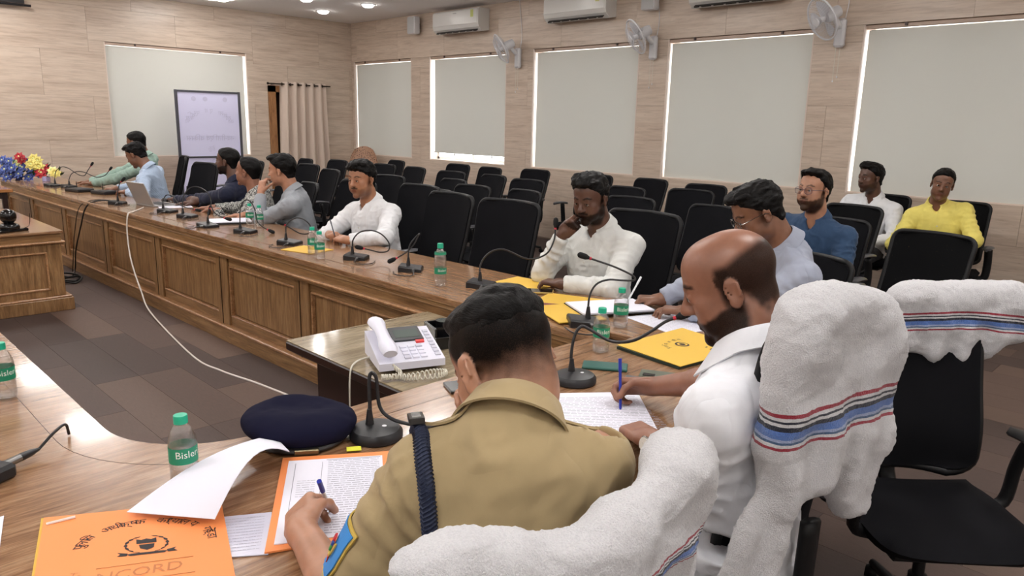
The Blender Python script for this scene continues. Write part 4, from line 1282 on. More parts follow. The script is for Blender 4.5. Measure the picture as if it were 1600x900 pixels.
    if buttons:
        mb = MB()
        for t in np.linspace(.72, .2, 5):
            p0 = at(0, 0, t); i = np.argmax(((V2 - p0) @ Fw) - 6 * np.linalg.norm((V2 - p0) - ((V2 - p0) @ Fw)[:, None] * Fw, axis=1))
            mb.lathe([(.0055, 0), (.0055, .003), (.001, .0035)], V2[i], 8, np.stack([Rt, U, Fw], 1))
        mb.build('buttons', plain('shirt_button', rgb(215, 212, 205), .4), root)
    # ---- hair
    if hair:
        V3, Q3 = hair_solid(hd, HM, s, hair, max(.0042, h * .8)); V3 = relax(V3, Q3, 1, .4)
        link('hair', qmesh('hair', V3, Q3, hair.get('mat', M_HAIR)), root)
    # ---- eyes
    if eyes:
        for x in (-1, 1):
            T = lambda a, b, c_: hd + HM @ (np.array((a, b, c_)) * s)
            e = MB().lathe([(.0115 * s * math.sin(t), -.0115 * s * math.cos(t)) for t in np.linspace(.05, PI - .05, 9)], T(x * .031, .0812, .0085), 12, np.stack([HM[:, 0], -HM[:, 2], HM[:, 1]], 1))
            eo = e.build('eye', M_EYEW, root, True)
            MB().lathe([(.0056 * s, .0), (.005 * s, .0013), (.0002, .002)], T(x * .031 - .001, .0915, .0085), 10, np.stack([HM[:, 0], -HM[:, 2], HM[:, 1]], 1)).build('iris', M_IRIS, eo, True)
    if glasses:
        T = lambda a, b, c_: hd + HM @ (np.array((a, b, c_)) * s)
        g = MB()
        for x in (-1, 1):
            ring = [T(x * .033 + .0255 * math.copysign(abs(math.cos(a)) ** .75, math.cos(a)), .104 - .1 * abs(.0 + x * .02 * math.cos(a)), .006 + .0195 * math.copysign(abs(math.sin(a)) ** .8, math.sin(a))) for a in np.linspace(0, 2 * PI, 25)]
            g.tube(ring, .0013, 6)
            g.tube([T(x * .0585, .102, .012), T(x * .074, .088, .013), T(x * .083, .0, .014), T(x * .084, -.02, .004)], .0016, 6)
        g.tube(spline([T(-.008, .105, .010), T(0, .108, .013), T(.008, .105, .010)], 4), .0013, 6)
        go = g.build('glasses', glasses, root, True)
        for x in (-1, 1):
            MB().add([T(x * .033 + .024 * math.copysign(abs(math.cos(a)) ** .75, math.cos(a)), .1035 - .1 * abs(x * .02 * math.cos(a)), .006 + .018 * math.copysign(abs(math.sin(a)) ** .8, math.sin(a))) for a in np.linspace(0, 2 * PI, 21)[:-1]], [tuple(range(20))]).build('lens', M_LENSG, go)
    # ---- trousers and shoes
    if legs:
        Fh = B[:, 1].copy(); Fh[2] = 0; Rh = B[:, 0]
        kn = {}; an = {}
        for sd in (-1, 1):
            kn[sd] = pel + Fh * .42 + Rh * sd * .13 + np.array((0, 0, .03)); an[sd] = kn[sd] + Fh * .0 + np.array((0, 0, -kn[sd][2] + .09))
        pts = [pel] + list(kn.values()) + list(an.values())
        K = Field(np.min(pts, 0) - .18, np.max(pts, 0) + .18, .013)
        K.ell(pel + np.array((0, 0, .0)), (.165 * b, .135, .11), TM, .04)
        for sd in (-1, 1):
            hp = pel + Rh * sd * .085 + np.array((0, 0, -.0))
            K.cone(hp, kn[sd], .085 * b, .066, .03); K.cone(kn[sd], an[sd], .066, .052, .03)
        V4, Q4 = K.extract(); V4 = relax(V4, Q4, 1)
        link('trousers', qmesh('trousers', V4, Q4, trousers or M_TROUSER), root)
        for sd in (-1, 1):
            m = MB(); a = an[sd]
            prof = []
            for i in range(9):
                t = i / 8; w_ = .036 + .014 * math.sin(PI * min(1, t * 1.05)) * (1 if t < .9 else .8); hgt = .10 * (1 - t) ** 1.2 + .03 + .012 * math.sin(PI * t); y_ = -.07 + t * .26
                if t in (0, 1): w_ *= .6
                prof.append([a * np.array((1, 1, 0)) + Fh * y_ + Rh * w_ * math.cos(q) + np.array((0, 0, max(.004, hgt * .5 + hgt * .5 * math.sin(q)))) for q in np.linspace(0, 2 * PI, 13)[:-1]])
            vs_ = [p for r in prof for p in r]
            m.add(vs_, [(i * 12 + k, i * 12 + (k + 1) % 12, (i + 1) * 12 + (k + 1) % 12, (i + 1) * 12 + k) for i in range(8) for k in range(12)] + [tuple(range(12))[::-1], tuple(range(96, 108))])
            m.build('shoe', M_SHOE, root, True)
    info = dict(root=root, J=J, nb=nb, TM=TM, hd=hd, HM=HM, at=at, V2=V2, N2=N2, tips=tipsd, s=s)
    return info
def glass_lens():
    t = NT('spectacle_lens'); t.set(Base_Color=(.85, .9, 1, 1), Roughness=.02)
    t.b.inputs['Transmission Weight'].default_value = 1.0; t.b.inputs['IOR'].default_value = 1.02; t.b.inputs['Specular IOR Level'].default_value = .9
    t.b.inputs['Coat Weight'].default_value = .5; return t.m
M_LENSG = glass_lens()
# ------------------------------------------------------------------ the thirteen men
Zd = np.array((0, 0, -1.0))
def A(wrist, fwd, palm=(0, 0, -1), pose='relax', elbow=(0, 0, -1), **kw): return dict(wrist=wrist, fwd=fwd, palm=palm, pose=pose, elbow=elbow, **kw)
SK = {k: skin_mat('skin_' + k, c) for k, c in dict(dark=rgb(94, 64, 51), tan=rgb(168, 118, 90), warm=rgb(176, 126, 100), brown=rgb(126, 87, 67), fair=rgb(176, 128, 102), ruddy=rgb(146, 100, 79)).items()}
M_WHITE = cloth_mat('white_shirt_cotton', rgb(226, 227, 230)); M_LINEN = cloth_mat('white_linen_shirt', rgb(216, 217, 214), 500, .2)
M_GREYS = cloth_mat('grey_shirt', rgb(150, 154, 160)); M_LEAF = cloth_mat('black_white_leaf_shirt', rgb(150, 150, 150), pattern='leafy')
M_NAVY = cloth_mat('navy_shirt', rgb(30, 34, 56)); M_BLUE = cloth_mat('pale_blue_striped_shirt', rgb(176, 194, 218), pattern='stripe')
M_GREEN = cloth_mat('pale_green_shirt', rgb(150, 176, 164)); M_GBLUE = cloth_mat('blue_grey_shirt', rgb(158, 164, 180))
M_DENIM = cloth_mat('denim_shirt', rgb(48, 72, 102), 400, .25); M_YEL = cloth_mat('yellow_shirt', rgb(236, 220, 118)); M_KHAKI = cloth_mat('khaki_uniform', rgb(172, 152, 114))
M_SWHITE = cloth_mat('bright_white_shirt', rgb(236, 238, 244))
QUIFF = dict(t=.014, lumps=[((0, .062, .108), (.060, .042, .030)), ((.02, .03, .13), (.05, .06, .02))], rough=.006)
CROP = dict(t=.009, rough=.003)
FRINGE = dict(t=.014, drop=.012, lumps=[((.01, .070, .090), (.062, .034, .032)), ((0, .02, .125), (.066, .08, .022))], rough=.006)
THICK = dict(t=.017, drop=.004, lumps=[((0, .05, .112), (.066, .055, .03))], rough=.006)

# man deep in thought, hand at his mouth
person('man in white linen shirt, fist against his mouth, at the table', (3.14, 2.42), 182, (2.98, 2.405, 1.205), (188, -16, 0),
  dict(R=A((2.855, 2.480, 1.030), (.12, -.66, .60), (.9, .1, .3), 'fist', (-.35, .4, -1)), L=A((2.74, 2.38, .80), (-.2, .95, 0), Zd, 'relax', (.2, -.9, -.3))),
  SK['dark'], M_LINEN, dict(QUIFF, t=.013), dict(beard=.85, moustache=.85), h=.0052, bulk=1.12, buttons=True, fat=.004, seed=1)
# man with pen
person('man in white shirt and moustache, arms folded on table, holding pen', (3.14, 4.45), 185, (2.96, 4.455, 1.165), (196, -5, 0),
  dict(R=A((2.70, 4.47, .80), (-.25, -.85, .1), (.3, -.2, -1), 'pen', (-.1, .9, -.5)), L=A((2.66, 4.20, .80), (-.1, .9, .05), (.3, .2, -1), 'relax', (.0, -.9, -.4))),
  SK['tan'], M_WHITE, dict(FRINGE), dict(beard=.35, moustache=.85), h=.006, bulk=1.15, fat=.006, buttons=True, seed=2)
person('man in plain grey shirt resting his cheek on his hand', (3.12, 5.50), 140, (2.95, 5.585, 1.160), (128, -6, 0),
  dict(L=A((2.80, 5.665, .99), (.25, .05, .9), (.75, .15, 0), 'cheek', (-.4, -.3, -1)), R=A((2.75, 5.86, .79), (-.6, .3, 0), Zd, 'flat', (.3, .6, -.5))),
  SK['warm'], M_GREYS, dict(THICK), dict(beard=.1), h=.0068, bulk=1.05, seed=3)
person('man in black and white leaf-patterned shirt looking toward the standee', (3.10, 6.12), 140, (2.92, 6.12, 1.118), (122, 4, 0),
  dict(L=A((2.70, 6.28, .79), (-.2, .9, 0), Zd, 'flat', (-.2, -.6, -.6)), R=A((2.75, 6.50, .79), (-.6, .3, 0), Zd, 'flat', (.3, .6, -.5))),
  SK['ruddy'], M_LEAF, dict(CROP, line=([-.13, -.07, -.035, -.012, .012, .03, .05, .075, .13], [-.07, -.06, -.012, .0, .025, .055, .085, .10, .11])), dict(beard=.12, moustache=.2), h=.0072, fat=.005, seed=4)
person('bearded man in navy shirt stretching his arm along the table', (3.20, 6.76), 125, (3.04, 6.775, 1.170), (128, 2, 0),
  dict(L=A((2.76, 7.36, .79), (-.05, .95, -.02), Zd, 'flat', (-.6, -.1, -.6)), R=A((2.80, 7.0, .79), (-.6, .4, 0), Zd, 'flat', (.3, .6, -.5))),
  SK['dark'], M_NAVY, dict(CROP, t=.008), dict(beard=.9, moustache=.9), h=.0072, bulk=1.05, seed=5)
person('man in pale blue striped shirt bent over the laptop', (3.0, 8.36), 140, (2.80, 8.44, 1.160), (128, -26, 0),
  dict(L=A((2.60, 8.22, .80), (-.35, .6, 0), Zd, 'relax', (-.3, -.8, -.5)), R=A((2.62, 8.62, .80), (-.6, .2, 0), Zd, 'relax', (.2, .8, -.5))),
  SK['brown'], M_BLUE, dict(THICK, t=.013), dict(beard=.15, moustache=.5), h=.0075, bulk=1.08, glasses=None, seed=6)
person('man in pale green shirt behind the man at the laptop', (3.22, 9.20), 140, (3.05, 9.16, 1.262), (128, -12, 0),
  dict(L=A((2.66, 9.55, .79), (-.3, .9, 0), Zd, 'flat', (-.3, -.6, -.6)), R=A((2.68, 9.75, .79), (-.5, .7, 0), Zd, 'flat', (.2, .8, -.5))),
  SK['brown'], M_GREEN, dict(CROP), dict(beard=.1), h=.008, seat_z=.54, seed=7)
M_WIRE = plain('steel_spectacle_wire', rgb(120, 116, 112), .25, 1.0); M_BLKWIRE = plain('dark_spectacle_frame', rgb(60, 44, 70), .3)
person('man with glasses in blue-grey shirt, reading, behind the balding man', (3.24, 1.36), 138, (2.955, 1.475, 1.226), (138, -30, 0),
  dict(L=A((2.74, 1.66, .80), (-.4, .8, 0), Zd, 'relax', (-.3, -.7, -.6)), R=A((2.84, 1.86, .80), (-.5, .6, 0), Zd, 'pen', (.4, .6, -.6))),
  SK['brown'], M_GBLUE, dict(THICK, t=.013), dict(beard=.12, moustache=.3), h=.0055, bulk=1.08, glasses=M_WIRE, seed=8)
LAP = lambda x, y: dict(R=A((x - .34, y + .10, .64), (-.5, -.7, -.1), Zd, 'relax', (.1, .9, -.4)), L=A((x - .34, y - .10, .64), (-.5, .7, -.1), Zd, 'relax', (.1, -.9, -.4)))
person('bearded man with glasses in denim shirt seated in the audience', (4.66, 1.95), 180, (4.50, 1.90, 1.212), (168, 3, 0), LAP(4.62, 1.95),
  SK['fair'], M_DENIM, dict(THICK, t=.014, line=([-.13, -.07, -.035, -.012, .012, .03, .05, .075, .13], [-.085, -.08, -.03, .0, .03, .055, .08, .094, .10])), dict(beard=.85, moustache=.8), h=.0065, bulk=1.1, fat=.006, glasses=M_BLKWIRE, buttons=True, seed=9)
person('young man in white shirt by the wall looking aside', (6.98, 2.43), 178, (6.82, 2.395, 1.175), (150, -2, 0), LAP(6.95, 2.43),
  SK['dark'], M_WHITE, dict(QUIFF), dict(beard=.5, moustache=.5), h=.0078, bulk=1.08, buttons=True, seed=10)
person('man in bright yellow shirt seated against the wall', (6.86, 1.74), 190, (6.69, 1.792, 1.168), (196, -6, -8), LAP(6.83, 1.74),
  SK['brown'], M_YEL, dict(CROP, t=.012, rough=.004), dict(beard=.1, moustache=.3), h=.0078, bulk=1.05, buttons=True, seed=11)

# balding man, short sleeves, writing
bald_fade = ([-.13, -.06, -.03, 0, .02, .04, .13], [-.085, -.08, -.02, -.03, .0, .25, .25], [-.045, -.035, .0, .0, .03, .30, .30])
bald = person('balding bearded man in white shirt writing with a blue pen', (1.52, .71), 98, (1.475, .785, 1.236), (117, -24, 0),
  dict(L=A((1.505, .985, .80), (.35, .9, -.05), (.1, 0, -1), 'relax', (-.1, -.4, -1), sh=(.0, .0, .0)), R=A((1.80, 1.185, .815), (-.55, .75, -.05), (-.75, -.25, -.6), 'pen', (.8, -.3, -.5))),
  SK['ruddy'], M_SWHITE, None, dict(beard=.93, moustache=.9, fade=bald_fade, fade_max=.9, bald=([-.13, -.09, -.05, 0, .03, .05, .13], [.09, .085, .075, .055, .04, -.02, -.1])), sleeve='short', h=.0045, bulk=1.08, fat=.003, seed=12, sh_w=.170, neck=(1.455, .715, 1.105), sl_end=.93)
# police officer
pol_fade = ([-.13, -.06, -.03, 0, .02, .04, .13], [-.09, -.085, -.05, -.04, -.01, .03, .06], [.012, .016, .02, .024, .035, .06, .09])
police = person('police officer in khaki uniform writing, seen from behind', (.74, .66), 58, (.825, .83, 1.183), (80, -37, 0),
  dict(L=A((.632, 1.185, .812), (.42, .75, -.03), (.65, -.2, -.7), 'pen', (-.3, -.5, -.5), sh=(.03, .02, .01)), R=A((.965, 1.02, .98), (-.28, .12, .75), (-.7, -.6, .2), 'cheek', (.5, .3, -.9), sh=(-.03, 0, 0))),
  SK['fair'], M_KHAKI, dict(t=.008, tw=.05, taper=.013, edge=.001, lumps=[((0, .055, .106), (.055, .045, .026))], rough=.003, line=([-.13, -.09, -.05, -.02, .02, .05, .075, .13], [.030, .030, .036, .040, .045, .062, .078, .082])),
  dict(beard=.05, fade=pol_fade, fade_max=1.0), sleeve='short', h=.0045, bulk=1.0, seed=13, sh_w=.16, neck=(.770, .765, 1.108), sl_end=.90, shoulder_drop=.065)
# ------------------------------------------------------------------ towels over chair backs
def terry(name='white_terry'):
    t = NT(name); v = t.coords(); n = t.noise(v, 330, 3, .7); n2 = t.noise(v, 60, 3)
    a = t.node('ShaderNodeAttribute', attribute_name='band')
    r = t.node('ShaderNodeValToRGB'); r.color_ramp.interpolation = 'CONSTANT'; e = r.color_ramp.elements
    W = rgb(232, 231, 234)
    stops = [(0, W), (.03, rgb(168, 40, 62)), (.13, W), (.22, rgb(28, 32, 52)), (.28, W), (.36, rgb(28, 32, 52)), (.48, rgb(92, 128, 200)), (.68, rgb(170, 184, 220)), (.76, rgb(70, 100, 140)), (.82, W), (.90, rgb(168, 40, 62)), (.98, W)]
    while len(e) < len(stops): e.new(.5)
    for i, (p, c) in enumerate(stops): e[i].position = p; e[i].color = c
    t.link(a.outputs['Fac'], r.inputs['Fac'])
    sh = t.ramp(n, [(.3, (.84, .84, .85, 1)), (.65, (1.02, 1.02, 1.02, 1))])
    t.set(Base_Color=t.mix(1.0, r.outputs['Color'], sh, 'MULTIPLY'), Roughness=.95)
    t.b.inputs['Sheen Weight'].default_value = .4; t.b.inputs['Specular IOR Level'].default_value = .1
    t.bump(n, .9, .006); return t.m
M_TERRY = terry()
def towel(label, path, r, band_z, band_w=.075, h=.006, folds=.010, seed=0, cones=()):
    """path: (x, y, z_top, z_bottom) along the chair back; a thick cloth hangs over it"""
    P = np.array(path, float); m = 30
    tt = np.linspace(0, len(P) - 1, m); Q = np.stack([np.interp(tt, np.arange(len(P)), P[:, k]) for k in range(4)], 1)
    ex = np.array([q for c_ in cones for q in c_[:2]] + [Q[0, :3]])
    lo = np.minimum(np.array((Q[:, 0].min(), Q[:, 1].min(), Q[:, 3].min())), ex.min(0)) - .13; hi = np.array((Q[:, 0].max(), Q[:, 1].max(), Q[:, 2].max())) + .13
    F = Field(lo, hi, h)
    for q in Q: F.cone((q[0], q[1], q[2] - r), (q[0], q[1], q[3] + r * .5), r, r * .72, .025)
    for a_, b_, rr in cones: F.cone(a_, b_, rr, rr * .9, .03)
    V, A_ = F.extract(); V = relax(V, A_, 1); N = normals(V, A_)
    ax = unit(np.array((Q[-1, 0] - Q[0, 0], Q[-1, 1] - Q[0, 1], 0))); u = V @ ax
    ztop = np.interp(u, [Q[0, :2] @ ax[:2], Q[-1, :2] @ ax[:2]], [Q[0, 2], Q[-1, 2]])
    low = sstep(ztop - V[:, 2], .05, .25)
    w = folds * low * np.sin(u * 58 + 2.5 * vnoise(V, 6, seed)) + .008 * vnoise(V, 11, seed + 1) + .0045 * vnoise(V, 26, seed + 6) + .0022 * vnoise(V, 150, seed + 2) + .0015 * vnoise(V, 240, seed + 3)
    w += .010 * (1 - np.abs(vnoise(V * np.array((1, 1, 1.6)), 7, seed + 9)) * 2) * (1 - low * .5)
    V = V + N * w[:, None]
    band = (band_z + .012 * np.sin(u * 9 + seed) - V[:, 2]) / band_w
    band = np.where((band < 0) | (band > 1), 0, band)
    band = np.clip((band_z + .012 * np.sin(u * 9 + seed) - V[:, 2]) / band_w, -.5, 1.5)
    o = link('towel', qmesh('towel', V, A_, M_TERRY, {'band': band}))
    tag(o, label, 'towel', 'white towels on chair backs'); return o
towel('thick white towel rolled over the police officer chair back', [(.475, .608, 1.105, .80), (.548, .59, 1.085, .78), (.624, .555, 1.072, .78), (.711, .523, 1.072, .78), (.828, .524, 1.10, .80), (.90, .536, 1.125, .85), (.942, .552, 1.125, .92)], .033, 1.0, .03, .0055, .005, 1)
towel('white towel with striped border hooding the balding man chair', [(1.325, .572, 1.21, .86), (1.355, .56, 1.265, .86), (1.42, .54, 1.29, .90), (1.50, .52, 1.28, .92), (1.56, .51, 1.235, .93), (1.595, .50, 1.17, .94)], .040, 1.07, .075, .006, .010, 2,
      cones=[((1.32, .575, 1.0), (1.20, .60, .60), .024), ((1.35, .565, 1.0), (1.245, .59, .58), .026), ((1.39, .55, 1.0), (1.29, .575, .60), .024), ((1.57, .50, .97), (1.555, .505, .80), .045), ((1.53, .51, .97), (1.50, .52, .84), .03)])
towel('crumpled white towel with striped border on the empty chair', [(2.60, .77, 1.08, .92), (2.66, .71, 1.09, .86), (2.72, .64, 1.095, .85), (2.77, .57, 1.10, .86), (2.83, .48, 1.10, .93)], .042, 1.01, .065, .006, .012, 3)

# ------------------------------------------------------------------ table microphones
M_MIC = plain('mic_black', rgb(30, 30, 33), .4); M_FOAM = plain('mic_foam', rgb(20, 20, 22), .95, bump=(900, .6)); M_XLR = plain('xlr_metal', rgb(150, 150, 150), .3, 1.0); M_REDR = plain('red_ring', rgb(190, 40, 60), .3)
M_LED = plain('white_button', rgb(230, 230, 235), .3)
MICS = [
  ((2.297, 9.742), [(0.026, -0.013, 0.044), (0.031, -0.003, 0.086), (0.052, 0.001, 0.169), (0.103, -0.035, 0.217), (0.153, -0.088, 0.208), (0.199, -0.148, 0.163), (0.24, -0.201, 0.129), (0.279, -0.24, 0.13), (0.313, -0.256, 0.188), (0.344, -0.27, 0.239)], 'desk microphone nearest the flowers'),
  ((2.4, 9.488), [(0.007, 0.009, 0.049), (0.013, 0.016, 0.092), (0.045, 0.004, 0.156), (0.099, -0.043, 0.179), (0.149, -0.096, 0.17), (0.196, -0.153, 0.14), (0.244, -0.208, 0.12), (0.306, -0.263, 0.143), (0.35, -0.289, 0.201)], 'second desk microphone from the flowers'),
  ((2.285, 7.497), [(0.006, 0.007, 0.041), (0.018, 0.021, 0.123), (0.039, 0.02, 0.187), (0.055, 0.011, 0.211)], 'desk microphone with upright stem beside the laptop'),
  ((2.412, 6.623), [(-0.022, 0.034, 0.037), (-0.013, 0.045, 0.102), (0.013, 0.033, 0.146), (0.05, -0.008, 0.136), (0.077, -0.053, 0.078), (0.106, -0.097, 0.05), (0.17, -0.175, 0.03)], 'low arched desk microphone right of the laptop'),
  ((2.411, 6.196), [(-0.022, 0.031, 0.03), (-0.017, 0.046, 0.092), (0.008, 0.051, 0.185), (0.053, 0.023, 0.243), (0.106, -0.029, 0.245), (0.148, -0.086, 0.2), (0.156, -0.117, 0.128), (0.141, -0.119, 0.071)], 'desk microphone bent in a tall arch before the navy sleeve'),
  ((2.312, 5.563), [(0.005, 0.005, 0.033), (0.019, 0.019, 0.118), (0.037, 0.014, 0.161), (0.05, -0.016, 0.11), (0.083, -0.059, 0.078), (0.103, -0.081, 0.069)], 'square-based desk microphone left of the small bottles'),
  ((2.402, 5.126), [(-0.022, 0.035, 0.04), (-0.016, 0.046, 0.094), (-0.002, 0.058, 0.176), (0.028, 0.045, 0.231), (0.055, 0.015, 0.225), (0.07, -0.017, 0.169), (0.07, -0.047, 0.085), (0.092, -0.086, 0.045), (0.117, -0.121, 0.025)], 'desk microphone arching down in front of two small bottles'),
  ((2.4, 4.478), [(-0.013, 0.025, 0.039), (-0.011, 0.028, 0.053), (0.003, 0.038, 0.128), (0.048, 0.006, 0.171), (0.089, -0.038, 0.164), (0.113, -0.075, 0.123), (0.104, -0.08, 0.078), (0.061, -0.039, 0.072), (0.021, 0.012, 0.104), (-0.009, 0.05, 0.128)], 'desk microphone curled back left of the man with pen'),
  ((2.444, 3.755), [(-0.013, 0.023, 0.033), (-0.01, 0.027, 0.053), (0.002, 0.034, 0.114), (0.038, 0.012, 0.16), (0.089, -0.036, 0.171), (0.13, -0.084, 0.147), (0.152, -0.122, 0.098), (0.142, -0.127, 0.055), (0.104, -0.101, 0.045), (0.068, -0.064, 0.055), (0.034, -0.020, 0.065)], 'desk microphone coiled in a full loop on the table'),
  ((2.483, 3.271), [(-0.004, 0.017, 0.04), (0.003, 0.026, 0.094), (0.018, 0.027, 0.144), (0.047, 0.012, 0.186), (0.065, 0.0, 0.204), (0.056, 0.004, 0.190), (0.033, 0.014, 0.144), (0.0, 0.036, 0.103), (-0.035, 0.059, 0.076), (-0.051, 0.072, 0.065)], 'desk microphone folded over left of the tall bottle'),
  ((2.509, 2.715), [(0.001, 0.012, 0.041), (0.009, 0.022, 0.099), (0.032, 0.014, 0.147), (0.069, -0.012, 0.181), (0.105, -0.046, 0.189), (0.137, -0.084, 0.173), (0.173, -0.127, 0.149), (0.207, -0.163, 0.144), (0.241, -0.192, 0.158), (0.27, -0.213, 0.185), (0.298, -0.222, 0.245), (0.312, -0.215, 0.305)], 'desk microphone reaching toward the thinking man chin'),
  ((2.346, 1.902), [(0.018, -0.007, 0.035), (0.024, -0.001, 0.071), (0.037, 0.002, 0.124), (0.062, -0.01, 0.167), (0.099, -0.041, 0.186), (0.14, -0.083, 0.185), (0.172, -0.116, 0.186), (0.179, -0.12, 0.196), (0.167, -0.101, 0.212), (0.125, -0.05, 0.24), (0.077, 0.005, 0.263), (0.054, 0.032, 0.274)], 'desk microphone doubled back above two small bottles'),
  ((1.773, 1.464), [(-0.0, 0.016, 0.05), (0.003, 0.022, 0.079), (0.013, 0.026, 0.122), (0.026, 0.024, 0.159), (0.042, 0.014, 0.178), (0.057, -0.003, 0.17), (0.073, -0.024, 0.156), (0.096, -0.054, 0.136), (0.125, -0.084, 0.13), (0.16, -0.117, 0.139), (0.201, -0.149, 0.168), (0.236, -0.175, 0.198), (0.265, -0.199, 0.213)], 'round-based desk microphone before the balding man'),
  ((1.047, 1.535), [(-0.007, 0.019, 0.038), (-0.002, 0.024, 0.071), (0.004, 0.034, 0.121), (0.009, 0.04, 0.154), (0.016, 0.038, 0.166), (0.024, 0.030, 0.151), (0.022, 0.022, 0.104), (0.022, 0.012, 0.075), (0.03, -0.004, 0.055), (0.05, -0.03, 0.04), (0.09, -0.075, 0.03), (0.15, -0.14, 0.026)], 'round-based desk microphone between beret and telephone'),
]
for i, ((bx, by), pts, lb) in enumerate(MICS):
    rd = i >= 12
    root = empty('desk_microphone', (bx, by, TOP), 0, lb, 'microphone', 'gooseneck microphones on the table')
    a0 = math.radians((35, 20, 50, 30, 40, 10, 35, 30, 40, 45, 30, 50, 0, 0)[i]); Rz = rotz(a0)
    if rd:
        MB().lathe([(.066, .0), (.07, .004), (.07, .018), (.062, .028), (.03, .034), (.001, .035)], n=32).build('base', M_MIC, root, True)
    else:
        mb = MB()
        mb.add([tuple(Rz @ np.array(p)) for p in [(-.055, -.065, 0), (.055, -.065, 0), (.055, .065, 0), (-.055, .065, 0), (-.05, -.06, .022), (.05, -.06, .022), (.05, .06, .036), (-.05, .06, .036), (-.055, -.065, .016), (.055, -.065, .016), (.055, .065, .028), (-.055, .065, .028)]],
               [(0, 3, 2, 1), (4, 5, 6, 7), (0, 1, 9, 8), (1, 2, 10, 9), (2, 3, 11, 10), (3, 0, 8, 11), (8, 9, 5, 4), (9, 10, 6, 5), (10, 11, 7, 6), (11, 8, 4, 7)])
        mb.build('base', M_MIC, root)
    p0 = np.array(pts[0]); foot = np.array((p0[0], p0[1], .026))
    MB().tube([foot, foot + (0, 0, .02), foot + (0, 0, .05)], [.013, .0105, .0065], 10).build('boot', M_MIC, root, True)
    path = spline([foot + (0, 0, .03)] + [np.array(p) for p in pts[1:]], 6)
    MB().tube(path, .0052 if rd else .0043, 8).build('gooseneck', M_MIC, root, True)
    e = path[-1]; d = unit(path[-1] - path[-4])
    hd_ = MB().tube([e - d * .004, e + d * .004, e + d * .012, e + d * .034, e + d * .044, e + d * .05], [.006, .009, .0125, .0135, .0115, .004], 12)
    ho = hd_.build('mic_head', M_FOAM, root, True)
    MB().tube([e - d * .012, e - d * .003], .0068, 10).build('ring', M_REDR, ho, True)
    if not rd:
        c = Rz @ np.array((-.055, -.02, .014)); f = Rz @ np.array((-1., -.15, 0))
        pl = MB().tube([c, c + f * .03], .0085, 10).build('plug', M_XLR, root, True)
        MB().tube([c + f * .03, c + f * .05, c + f * .065], [.0075, .006, .0035], 8).build('plug_boot', M_MIC, pl, True)
        q = c + f * .065
        sgn = 1 if i % 2 else -1
        MB().tube(spline([q, q + f * .03 + (0, 0, -.008), q + f * .05 + Rz @ np.array((0, .05 * sgn, 0)) + (0, 0, -.009), q + f * .02 + Rz @ np.array((0, .10 * sgn, 0)) + (0, 0, -.009), q - f * .06 + Rz @ np.array((0, .11 * sgn, 0)) + (0, 0, -.009)], 5), .0028, 6).build('cable', M_MIC, root, True)
    else:
        MB().lathe([(.006, .0345), (.006, .036), (.001, .0365)], (.012, -.02, 0), 12).build('button', M_LED, root)
# unit cut by the left edge of the picture
lm = empty('desk_microphone', (.262, 1.93, TOP), math.radians(28), 'dark microphone base cut by the left picture edge', 'microphone', 'gooseneck microphones on the table')
MB().box(-.11, .035, -.05, .05, 0, .036, .008).build('base', M_MIC, lm)
c = np.array((.035, .0, .018))
pl = MB().tube([c, c + (.045, 0, 0)], .0095, 12).build('plug', M_XLR, lm, True)
MB().tube([c + (.045, 0, 0), c + (.075, 0, 0), c + (.095, .0, 0)], [.010, .0085, .004], 10).build('plug_boot', M_MIC, pl, True)
MB().tube(spline([c + (.095, 0, 0), c + (.15, .01, .02), c + (.20, .03, .018), c + (.212, .035, -.014)], 6), .0036, 8).build('cable', M_MIC, lm, True)
# clamp of the left microphone seen behind the left bottle
# black control units by the flowers
for (x, y, lb) in ((2.36, 8.95, 'flat black conference unit left of the pale blue shirt'), (2.50, 8.55, 'flat black conference unit under the laptop man hands')):
    u = empty('conference_unit', (x, y, TOP), math.radians(15), lb, 'device')
    MB().box(-.09, .09, -.13, .13, 0, .035, .008).build('body', M_MIC, u)
    MB().box(-.06, .06, -.10, .02, .035, .038).build('keypad', plain('unit_keys', rgb(60, 62, 66), .5), u)
    MB().tube([(.02, .08, .03), (.02, .08, .10)], .004, 8).build('aerial', M_MIC, u, True)

# ------------------------------------------------------------------ bottles
def clear_mat(name, gloss, tint):
    m = bpy.data.materials.new(name); m.use_nodes = True; n = m.node_tree.nodes; n.clear(); L = m.node_tree.links
    o = n.new('ShaderNodeOutputMaterial'); mx = n.new('ShaderNodeMixShader'); tr = n.new('ShaderNodeBsdfTransparent'); gl = n.new('ShaderNodeBsdfGlossy'); lw = n.new('ShaderNodeLayerWeight')
    mu = n.new('ShaderNodeMath'); mu.operation = 'MULTIPLY_ADD'; mu.inputs[1].default_value = .75; mu.inputs[2].default_value = gloss; lw.inputs[0].default_value = .35
    nz = n.new('ShaderNodeTexNoise'); nz.inputs['Scale'].default_value = 70; bp = n.new('ShaderNodeBump'); bp.inputs['Strength'].default_value = .35; bp.inputs['Distance'].default_value = .004
    L.new(nz.outputs[0], bp.inputs['Height']); L.new(bp.outputs[0], gl.inputs['Normal']); L.new(bp.outputs[0], lw.inputs['Normal'])
    gl.inputs['Roughness'].default_value = .05; tr.inputs['Color'].default_value = tint
    L.new(lw.outputs['Facing'], mu.inputs[0]); L.new(mu.outputs[0], mx.inputs[0]); L.new(tr.outputs[0], mx.inputs[1]); L.new(gl.outputs[0], mx.inputs[2]); L.new(mx.outputs[0], o.inputs[0]); return m
M_PET = clear_mat('water_bottle_plastic', .10, (.99, .992, .995, 1)); M_WATER = clear_mat('drinking_water', .04, (.985, .99, .993, 1)); M_CAP = plain('green_cap', rgb(32, 176, 140), .4)
